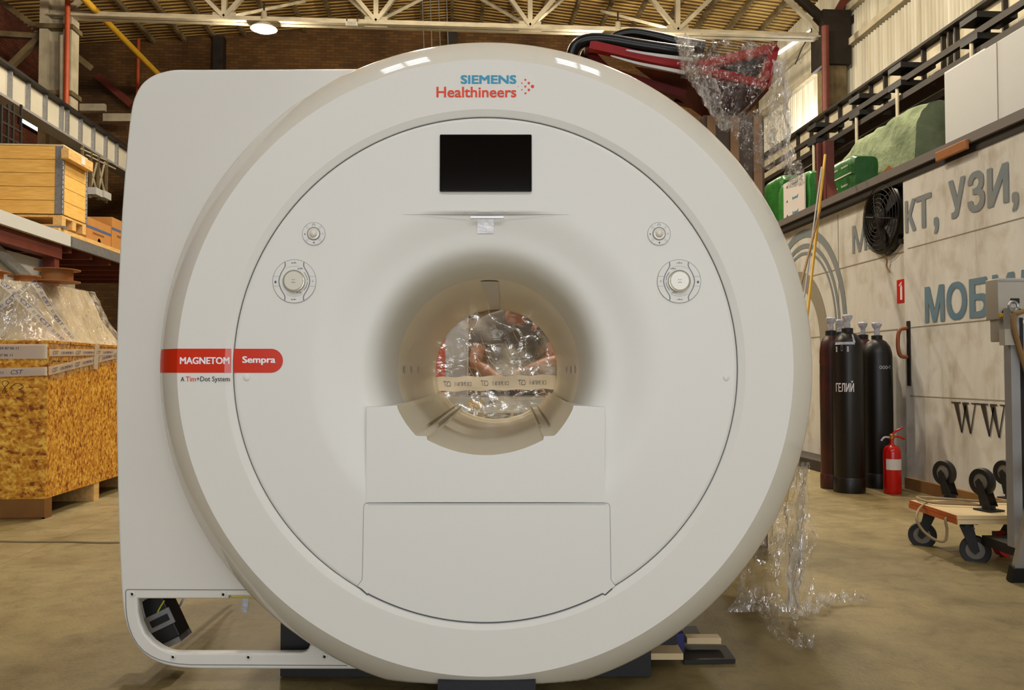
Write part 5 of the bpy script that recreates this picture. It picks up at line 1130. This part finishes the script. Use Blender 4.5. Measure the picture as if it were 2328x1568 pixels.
# cable looping over the dollies
pts = [onz(2330, 1140, dz + .04), onz(2230, 1139, dz + .04), onz(2140, 1133, dz + .04), onz(2085, 1130, dz + .04), onz(2120, 1142, dz + .04), onz(2200, 1146, dz + .04), onz(2260, 1150, dz + .04)]
o = MB().tube(spl(pts), .008, 8).build('dolly_cable', CORD, None, True); tag(o, 'beige cable lying in loops on top of the upturned dolly', 'cable')
dC = 4.85
pts = [at(2255, 1152, 5.0), at(2180, 1141, 5.0), at(2120, 1142, 5.05), at(2093, 1153, dC + .05), at(2084, 1178, dC - .05), at(2098, 1205, dC - .08), at(2125, 1226, dC - .12), at(2148, 1229, dC - .16), at(2153, 1205, dC - .17), at(2150, 1180, dC - .17), at(2165, 1167, dC - .1), at(2190, 1170, dC - .12), at(2205, 1188, dC - .18), at(2214, 1203, dC - .2)]
o = MB().tube(spl(pts), .0075, 8).build('dolly_cable', CORD, None, True); tag(o, 'beige cable hanging in a loop off the orange dolly edge', 'cable')

# ------------------------------------------------------------------ lifting mast with control box, and step ladder foot at the right edge
dM = 4.3
def M_(x, y, d=dM): return at(x, y, d)
c = M_(2306, 1175); c.z = 0
t = thing('lifting_mast', c, 'grey lifting mast with a control box at the right picture edge', 'lift')
zt = M_(2306, 700).z
MB().box((-.02, -.03, .15), (.025, .03, zt), Matrix.Translation((c.x, c.y, 0)) @ Matrix.Rotation(-YAW, 4, 'Z')).build('mast_rail', GREYP, t)
MB().box((.026, -.02, .2), (.05, .05, zt - .05), Matrix.Translation((c.x, c.y, 0)) @ Matrix.Rotation(-YAW, 4, 'Z')).build('mast_channel', BLACK, t)
MB().box((.051, -.02, .2), (.16, .02, zt - .08), Matrix.Translation((c.x, c.y, 0)) @ Matrix.Rotation(-YAW, 4, 'Z')).build('mast_side', GREYP, t)
A = M_(2271, 776, dM + .1); B = M_(2345, 632, dM + .1); wv = (B - A).dot(RT); hv = B.z - A.z
BX = Matrix.Translation(A) @ Matrix.Rotation(-YAW, 4, 'Z')
bx = MB().box((0, 0, hv * .35), (wv, .12, hv), BX).box((.01, .02, 0), (wv * .6, .1, hv * .36), BX).build('control_box', BOXG, t, bevel=.006)
MB().box((wv * .02, -.004, hv * .95), (wv, 0, hv * .97), BX).build('box_lip', GREYP, bx)
MB().box((wv * .36, -.004, hv * .60), (wv * .62, 0, hv * .68), BX).build('display_window', BLACK, bx)
for q, zz in ((.18, .46), (.62, .48), (.8, .48)): MB().lathe([(.001, .012), (.012, .01), (.014, 0)], BX @ Vector((wv * q, 0, hv * zz)), -FW, 16).build('button', DKMET, bx, True)
MB().box((-.005, -.03, hv * .38), (.045, -.01, hv * .44), BX).build('yellow_tag', YEL, bx)
ec = M_(2304, 697, dM - .06); MB().tube([ec + RT * .022 * math.cos(a) + ZZ * .026 * math.sin(a) for a in [2 * PI * i / 20 for i in range(20)]], .007, 8, True).build('eye_bolt', STEEL, t, True)
MB().tube(spl([M_(2335, 705, dM - .07), M_(2318, 710, dM - .08), M_(2306, 716, dM - .07), M_(2305, 740, dM - .07), M_(2314, 780, dM - .06), M_(2326, 820, dM - .05), M_(2345, 880, dM - .05)]), .013, 8).build('lifting_strap', STRAP, t, True)
MB().box((-.06, -.05, zt - .19), (.0, .0, zt - .11), Matrix.Translation((c.x, c.y, 0)) @ Matrix.Rotation(-YAW, 4, 'Z')).build('clamp', BOXG, t)
MB().box((.0, -.04, .10), (.12, .3, .15), Matrix.Translation((c.x, c.y, 0)) @ Matrix.Rotation(-YAW, 4, 'Z')).build('base_plate', BLACK, t)
wc_ = onz(2283, 1264); wc_.z = .07
w = MB().lathe([(.07, -.02), (.07, .02)], wc_, RT * .35 + FW * -.9, 28, False).lathe([(.052, -.021), (.07, -.0205)], wc_, RT * .35 + FW * -.9, 28, False).lathe([(.052, .021), (.07, .0205)], wc_, RT * .35 + FW * -.9, 28, False).build('caster_tyre', mat('red_wheel', rgb(170, 30, 26), .5), t, True)
MB().lathe([(.001, -.019), (.052, -.019), (.052, .019), (.001, .019)], wc_, RT * .35 + FW * -.9, 24).build('caster_disc', BLACK, w)
MB().bar(wc_ + ZZ * .02, wc_ + ZZ * .1 + RT * .05, .07, .05).box((wc_.x - .03, wc_.y - .06, .105), (wc_.x + .1, wc_.y + .06, .13)).build('caster_fork', BLACK, t)
# step ladder
dL = 3.98
f0 = onz(2308, 1322); top = at(2352, 1120, dL + .06); up_ = (top - f0).normalized()
t = thing('step_ladder', f0, 'aluminium step ladder leg with a black rubber foot at the lower right edge', 'ladder')
MB().bar(f0 + up_ * .05, f0 + up_ * 1.3, .05, .03, FW).build('stile', ALU, t); MB().bar(f0 + up_ * .0, f0 + up_ * .085, .066, .045, FW).build('rubber_foot', BLACK, t)
MB().bar(f0 + up_ * .05 + RT * .42, f0 + up_ * 1.3 + RT * .42, .05, .03, FW).build('stile', ALU, t); MB().bar(f0 + RT * .42, f0 + RT * .42 + up_ * .085, .066, .045, FW).build('rubber_foot', BLACK, t)
for q in (.29, .6, .9): MB().bar(f0 + up_ * q - RT * .01, f0 + up_ * q + RT * .43, .09, .025, FW).build('step', ALU, t)

# ------------------------------------------------------------------ tall wrapped load behind the scanner, with the red frame on top
dT = 5.0
def T_(x, y, d=dT): return at(x, y, d)
A = T_(1600, 400); B = T_(1738, 400); zt = T_(1690, 262).z
tl = thing('stacked_crate', cf((A - CAM).dot(RT), dT + .3, 0), 'tall dark crate behind the scanner seen at its upper right rim', 'crate')
xa, xb = (A - CAM).dot(RT), (B - CAM).dot(RT)
MB().prism([cf(xa, dT, 0), cf(xb, dT, 0), cf(xb, dT + .7, 0), cf(xa, dT + .7, 0)], (0, 0, zt)).build('crate_body', mat('dark_crate', rgb(92, 70, 50), .6, c2=rgb(52, 42, 34), vscale=3), tl)
for q in (.12, .5, .88): MB().prism([cf(lerp(xa, xb, q) - .025, dT - .02, .02), cf(lerp(xa, xb, q) + .025, dT - .02, .02), cf(lerp(xa, xb, q) + .025, dT - .001, .02), cf(lerp(xa, xb, q) - .025, dT - .001, .02)], (0, 0, zt - .03)).build('batten', mat('batten_brown', rgb(140, 104, 66), .6), tl)
fr = thing('red_steel_frame', T_(1600, 200), 'red steel frame tilted on top of the wrapped crate behind the scanner', 'frame')
def frame(off, m):
    o = FW * off
    P0 = T_(1340, 104) + o; P1 = T_(1738, 196) + o; P2 = T_(1757, 110) + o; P3 = T_(1560, 158) + o
    return P0, P1, P2, P3
P0, P1, P2, P3 = frame(0, None); Q0, Q1, Q2, Q3 = frame(.55, None)
MB().bar(P0, P1 + RT * .02, .06, .05).build('long_beam', REDP, fr); MB().bar(P1, P2, .06, .06, FW).build('end_post', REDP, fr); MB().bar(P2 + RT * .02, P3, .06, .05).build('brace_beam', REDP, fr)
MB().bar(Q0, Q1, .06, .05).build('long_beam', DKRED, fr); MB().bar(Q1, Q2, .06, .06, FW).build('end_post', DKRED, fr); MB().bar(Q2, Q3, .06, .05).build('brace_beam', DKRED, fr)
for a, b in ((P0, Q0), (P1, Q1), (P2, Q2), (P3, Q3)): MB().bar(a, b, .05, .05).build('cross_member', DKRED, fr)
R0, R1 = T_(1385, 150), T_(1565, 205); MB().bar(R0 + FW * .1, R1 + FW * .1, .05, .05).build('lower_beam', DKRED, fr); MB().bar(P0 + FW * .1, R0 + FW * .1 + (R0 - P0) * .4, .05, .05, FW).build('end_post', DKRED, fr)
W = T_(1640, 298, dT + .35)
mb = MB(); a, b, c_, d_ = T_(1440, 150, dT + .05), P1 - ZZ * .02, Q1 - ZZ * .02, T_(1440, 150, dT + .55)
mb.add([a, b, c_, d_, W], [(0, 1, 4), (1, 2, 4), (2, 3, 4), (3, 0, 4), (0, 3, 2, 1)]); mb.build('hopper_plate', mat('hopper_brown', rgb(92, 34, 22), .45, c2=rgb(52, 26, 16), vscale=4), fr)
MB().prism([T_(1640, 150, dT + .2), T_(1722, 178, dT + .2), T_(1735, 122, dT + .2), T_(1640, 142, dT + .2)], FW * .2).build('dark_core', BLACK, fr)
# black hoses lying along the frame
for pts, r0, r1, dd, lab in [([(1292, 160), (1302, 118), (1316, 98), (1345, 90), (1385, 92), (1450, 103), (1520, 114), (1575, 122)], .034, .040, dT + .0, 'thick glossy black hose curving over the red frame, front one'),
                        ([(1322, 140), (1334, 116), (1365, 110), (1430, 116), (1500, 128), (1580, 140)], .022, .034, dT + .12, 'black hose lying under the front hose on the red frame'),
                        ([(1384, 92), (1405, 80), (1440, 75), (1490, 84), (1545, 98), (1600, 108)], .022, .042, dT + .25, 'thick glossy black hose humped behind the front hose')]:
    P = spl([T_(x, y, dd) for x, y in pts]); k = len(P)
    o = MB().tube(P, [lerp(r0, r1, i / (k - 1)) for i in range(k)], 20).build('black_hose', BLACKG, None, True); tag(o, lab, 'hose', 'black hoses on the red frame')
for i, pts in enumerate([[(1423, 114), (1470, 122), (1520, 129), (1575, 136)], [(1388, 127), (1450, 144), (1500, 154), (1556, 165)]]):
    mb = MB(); P = spl([T_(x, y, dT - .09) for x, y in pts]); vs = []
    for k, p in enumerate(P): w_ = .003 + .008 * (k / len(P)) ** .5; vs += [p - ZZ * w_, p + ZZ * w_]
    mb.add(vs, [(2 * k, 2 * k + 2, 2 * k + 3, 2 * k + 1) for k in range(len(P) - 1)]); o = mb.build('grey_webbing', GREYC); s = o.modifiers.new('solid', 'SOLIDIFY'); s.thickness = .004
    tag(o, ('pale grey webbing strip under the black hoses', 'pale grey webbing strip below the red beam')[i], 'strap')
# clear film over it
def sheet(name, quad, d0, d1, nu, nv, amp, m, label, cat='plastic film', freq=6, gather=None):
    """crumpled film: quad = four pixel corners tl,tr,br,bl at distances d0 (left) .. d1 (right)"""
    mb = MB(); tl_, tr_, br_, bl_ = quad
    def fn(u, v):
        x = lerp(lerp(tl_[0], tr_[0], u), lerp(bl_[0], br_[0], u), v); y = lerp(lerp(tl_[1], tr_[1], u), lerp(bl_[1], br_[1], u), v)
        p = at(x, y, lerp(d0, d1, u)); q = Vector((u * freq, v * freq * .6, hash(name + label) % 7 if False else len(label)))
        e = noise.noise(q) + .5 * noise.noise(q * 2.7) + .3 * noise.noise(q * 6)
        rag = noise.noise(Vector((u * 9, v * 9, 3 + len(label)))) * amp * .5
        return p - FW * (e * amp) + RT * rag + ZZ * rag * .7
    mb.grid(fn, nu, nv); o = mb.build(name, m, None, True); return tag(o, label, cat, 'clear stretch film hanging on the load')
sheet('stretch_film', ((1535, 80), (1760, 100), (1742, 205), (1548, 175)), 4.86, 4.9, 50, 26, .07, FILM, 'clear film stretched over the right half of the red frame')
sheet('stretch_film', ((1545, 150), (1615, 150), (1660, 290), (1645, 295)), 4.82, 4.84, 24, 40, .06, FILM3, 'clear film tail twisted down from the red frame to the scanner rim')
sheet('stretch_film', ((1560, 170), (1740, 200), (1660, 300), (1640, 296)), 4.9, 4.92, 40, 30, .04, FILM, 'clear film wrapped under the tapering end of the red frame')
sheet('stretch_film', ((1755, 135), (1788, 140), (1805, 390), (1745, 330)), 4.85, 4.9, 24, 60, .07, FILM3, 'clear film hanging in a long tail at the right end of the red frame')
sheet('stretch_film', ((1650, 255), (1762, 250), (1790, 385), (1700, 385)), 4.84, 4.86, 40, 40, .08, FILM2, 'crumpled clear film around the dark crate at the scanner rim')
sheet('stretch_film', ((1785, 370), (1822, 365), (1826, 420), (1795, 425)), 4.85, 4.9, 24, 24, .06, FILM3, 'small ragged film end in front of the green packs')
sheet('stretch_film', ((1535, 78), (1570, 80), (1590, 160), (1556, 165)), 4.78, 4.8, 20, 24, .05, FILM3, 'bunched clear film edge crossing the black hoses')
# film hanging to the floor at lower right
def hang(name, px_top, px_bot, wt, wb, d0, d1, m, label, n=36, k=50, amp=.05):
    mb = MB()
    def fn(u, v):
        x = lerp(px_top[0], px_bot[0], v) + (u - .5) * lerp(wt, wb, v); y = lerp(px_top[1], px_bot[1], v); d = lerp(d0, d1, v)
        p = at(x, y, d); q = Vector((u * 4, v * 3, len(label))); e = noise.noise(q) + .5 * noise.noise(q * 2.6) + .25 * noise.noise(q * 6)
        return Vector((p.x, p.y, max(.006, p.z))) - FW * e * amp * (1 if p.z > .06 else .3) + RT * noise.noise(q * 1.7) * amp * .6
    mb.grid(fn, n, k); o = mb.build(name, m, None, True); return tag(o, label, 'plastic film', 'clear stretch film by the scanner')
hang('stretch_film', (1815, 1050), (1752, 1390), 50, 200, 3.6, 3.55, FILM, 'clear film hanging from behind the scanner rim down to the floor')
hang('stretch_film', (1828, 1060), (1800, 1380), 14, 26, 3.52, 3.5, FILM3, 'white folded film edge hanging at the outer side of the floor film')
def floor_film(pts, w, m, label):
    mb = MB(); P = spl([onz(x, y, .0) for x, y in pts], 8); n = len(P)
    def fn(u, v):
        i = min(n - 1, int(v * (n - 1))); p = P[i]; d = (P[min(n - 1, i + 1)] - P[max(0, i - 1)]).normalized(); s = Vector((d.y, -d.x, 0)); q = Vector((u * 3, v * 7, len(label)))
        hgt = max(.004, .03 + .05 * noise.noise(q) + .03 * noise.noise(q * 2.3)); return p + s * (u - .5) * w * (.6 + .5 * abs(noise.noise(q))) + ZZ * hgt
    mb.grid(fn, 18, n - 1); o = mb.build('film_scrap', m, None, True); return tag(o, label, 'plastic film', 'clear film scraps on the floor')
floor_film([(1690, 1350), (1725, 1385), (1745, 1420), (1785, 1450), (1825, 1478), (1848, 1482)], .16, FILM, 'crumpled clear film trailing across the floor toward the viewer')
floor_film([(1790, 1405), (1830, 1400), (1862, 1388), (1880, 1370)], .12, FILM2, 'curled clear film end on the floor right of the hanging film')
floor_film([(1885, 1378), (1920, 1374), (1950, 1373), (1980, 1374)], .05, FILM, 'thin film wisp on the floor, farthest right')

# ------------------------------------------------------------------ behind the bore
zt_ = at(1130, 903, 4.72).z
tb = thing('work_table', cf(0, 5.0, 0), 'white framed table right behind the bore opening', 'table')
MB().prism([cf(-.75, 4.72, zt_ - .03), cf(.75, 4.72, zt_ - .03), cf(.75, 5.12, zt_ - .03), cf(-.75, 5.12, zt_ - .03)], (0, 0, .03)).build('table_top', mat('table_dark', rgb(96, 84, 70), .4), tb)
MB().prism([cf(-.75, 4.70, zt_ - .085), cf(.75, 4.70, zt_ - .085), cf(.75, 4.718, zt_ - .085), cf(-.75, 4.718, zt_ - .085)], (0, 0, .085)).build('front_rail', PANEL, tb)
a = at(1063, 910, 4.69); b = at(1100, 929, 4.69); MB().prism([a, at(1100, 910, 4.69), b, at(1063, 929, 4.69)], -FW * .002).build('yellow_label', YEL, tb)
a = at(1119, 918, 4.69); MB().box((a.x - .018, a.y - .02, a.z - .02), (a.x + .018, a.y, a.z + .02)).build('latch', mat('latch_brown', rgb(84, 66, 56), .5), tb, bevel=.004)
for sx in (-.7, .7):
    for dd in (4.76, 5.08): MB().bar(cf(sx, dd, 0), cf(sx, dd, zt_ - .03), .04, .04).build('leg', GREYP, tb)
a, b = at(1012, 858, 5.75), at(1062, 700, 5.75)
o = MB().prism([cf((a - CAM).dot(RT), 5.75, 0), cf((b - CAM).dot(RT) , 5.75, 0), cf((b - CAM).dot(RT), 5.95, 0), cf((a - CAM).dot(RT), 5.95, 0)], (0, 0, 1.75)).build('white_cabinet', GREYC, None, bevel=.01); tag(o, 'white cabinet side seen through the bore left of the person', 'cabinet')
o = MB().prism([cf(-.95, 6.05, 0), cf(-.44, 6.05, 0), cf(-.44, 6.35, 0), cf(-.95, 6.35, 0)], (0, 0, 1.3)).build('orange_bin', ORANGEM, None, bevel=.02); tag(o, 'orange container seen through the bore behind the white cabinet', 'container')
c = at(1250, 799, 5.9); t = thing('stand_lamp', Vector((c.x, c.y, 0)), 'small red indicator lamp on a stand seen through the bore', 'lamp')
MB().cyl((c.x, c.y, 0), (c.x, c.y, c.z - .03), .015, 8).build('stand', GREYP, t); MB().lathe([(.001, -.025), (.022, -.02), (.022, .02), (.001, .025)], c, ZZ, 16).build('bulb', REDGLOW, t, True)
o = MB().prism([cf(.42, 6.0, 0), cf(.9, 6.0, 0), cf(.9, 6.3, 0), cf(.42, 6.3, 0)], (0, 0, 1.15)).build('grey_case', GREYP, None, bevel=.01); tag(o, 'grey case seen through the bore at its right edge', 'case')
# person leaning over the table
def skin_mesh(name, chains, m, parent, sub=2):
    """chains: list of [(point, radius, ...)] sharing points by rounding"""
    me = bpy.data.meshes.new(name); idx = {}; vs = []; rs = []; es = []
    for ch in chains:
        prev = None
        for p, r in ch:
            k = tuple(round(q, 4) for q in p)
            if k not in idx: idx[k] = len(vs); vs.append(p); rs.append(r)
            if prev is not None and prev != idx[k]: es.append((prev, idx[k]))
            prev = idx[k]
    me.from_pydata([tuple(p) for p in vs], es, []); o = bpy.data.objects.new(name, me); COL.objects.link(o)
    md = o.modifiers.new('skin', 'SKIN'); md.use_smooth_shade = True; md.branch_smoothing = .6
    for i, r in enumerate(rs):
        sv = me.skin_vertices[0].data[i]; r = r if isinstance(r, tuple) else (r, r); sv.radius = r; sv.use_root = (i == 0)
    sb = o.modifiers.new('sub', 'SUBSURF'); sb.levels = sub; sb.render_levels = sub; me.materials.append(m)
    if parent is not None: o.parent = parent; o.matrix_parent_inverse = inv(parent)
    return o
pel, spi, che, nb, nk, hd_, tp = cf(.0, 5.72, .94), cf(.0, 5.62, 1.14), cf(.01, 5.42, 1.31), cf(.02, 5.30, 1.37), cf(.035, 5.20, 1.40), cf(.05, 5.09, 1.455), cf(.055, 5.06, 1.55)
chin = cf(.045, 5.015, 1.385)
pr = thing('person', cf(0, 5.75, 0), 'person in a grey t-shirt leaning over the table behind the bore', 'person')
def arm(s, sh, el, wr, kn, curl):
    ch = [[(che, (.15, .11)), (sh, .062), (lerp(sh, el, .5), .05), (el, .043), (lerp(el, wr, .5), .04), (wr, .029), (kn, (.036, .018))]]
    d = (kn - wr).normalized(); sd = d.cross(ZZ).normalized()
    for k in range(4):
        o = sd * (k - 1.5) * .021; ln = (.034, .04, .038, .03)[k]; b = kn + o + d * .012; f1 = b + d * ln * .7 - ZZ * .004; f2 = f1 + d * ln * .5 - ZZ * (.012 + curl); f3 = f2 + d * ln * .3 - ZZ * (.014 + curl)
        ch.append([(kn, (.036, .018)), (b, .0095), (f1, .0088), (f2, .008), (f3, .0068)])
    th = lerp(wr, kn, .45) + sd * (.03 * s); ch.append([(lerp(wr, kn, .45), (.03, .018)), (th, .011), (th + d * .03 + sd * s * .012 - ZZ * .01, .0095), (th + d * .052 + sd * s * .008 - ZZ * .016, .008)])
    ch[0].insert(6, (lerp(wr, kn, .45), (.03, .018)))
    return ch
chL = arm(-1, cf(-.175, 5.42, 1.33), cf(-.235, 5.32, 1.085), cf(-.07, 5.09, .985), cf(-.005, 5.03, .968), .006)
chR = arm(1, cf(.195, 5.42, 1.33), cf(.285, 5.28, 1.10), cf(.125, 5.07, 1.06), cf(.055, 5.04, 1.04), .004)
body = [[(pel, (.15, .11)), (spi, (.14, .10)), (che, (.15, .11)), (nb, .08), (nk, .052), (hd_, (.078, .088)), (tp, (.068, .078))], [(hd_, (.078, .088)), (chin, .038)],
        [(hd_, (.078, .088)), (cf(.05, 4.995, 1.44), .016)]]
for s in (-1, 1):
    hip = cf(.09 * s, 5.74, .88); kn_ = cf(.11 * s, 5.68, .48); an_ = cf(.115 * s, 5.78, .09)
    body.append([(pel, (.15, .11)), (hip, .088), (lerp(hip, kn_, .5), .074), (kn_, .055), (lerp(kn_, an_, .4), .052), (an_, .036), (cf(.12 * s, 5.70, .04), .036), (cf(.12 * s, 5.60, .032), .028)])
    body.append([(hd_, (.078, .088)), (cf(.05 + .082 * s, 5.10, 1.455), .018), (cf(.05 + .092 * s, 5.115, 1.475), .012)])
skin_mesh('body', body + chL + chR, SKIN, pr)
sh = [[(spi - ZZ * .16 + FW * .08, (.165, .125)), (spi, (.165, .125)), (che, (.178, .13)), (nb, (.125, .105)), (lerp(nb, nk, .45), (.085, .08))]]
for ch, s in ((chL, -1), (chR, 1)): p = [q[0] for q in ch[0]]; sh.append([(che, (.178, .13)), (p[1], .084), (lerp(p[1], p[2], .7), .076), (lerp(p[1], p[3], .62), .074)])
skin_mesh('t_shirt', sh, TSHIRT, pr)
tr_ = []
for s in (-1, 1):
    hip = cf(.09 * s, 5.74, .88); kn_ = cf(.11 * s, 5.68, .48); an_ = cf(.115 * s, 5.78, .12); tr_.append([(pel, (.165, .125)), (hip, .105), (lerp(hip, kn_, .5), .09), (kn_, .074), (an_, .064)])
skin_mesh('trousers', tr_, TROUS, pr)
skin_mesh('hair', [[(tp + ZZ * .012 + FW * .015, (.078, .08)), (hd_ + ZZ * .05 + FW * .05, (.074, .06)), (hd_ - ZZ * .02 + FW * .07, (.05, .035))]], HAIR, pr)
for s in (-1, 1):
    e = cf(.05 + .032 * s, 5.02, 1.475); MB().lathe([(.001, .011), (.008, .008), (.0115, 0), (.008, -.008), (.001, -.011)], e, -FW, 12).build('eye', CAPW, pr, True)
MB().tube(spl([cf(.03, 4.995, 1.402), cf(.046, 4.988, 1.400), cf(.062, 4.995, 1.402)], 4), .005, 6).build('mouth', mat('lips', rgb(160, 80, 70), .5), pr, True)
for s in (-1, 1): skin_mesh('shoe', [[(cf(.115 * s, 5.80, .05), .045), (cf(.12 * s, 5.70, .045), .046), (cf(.12 * s, 5.58, .04), .036)]], BLACK, pr, 1)
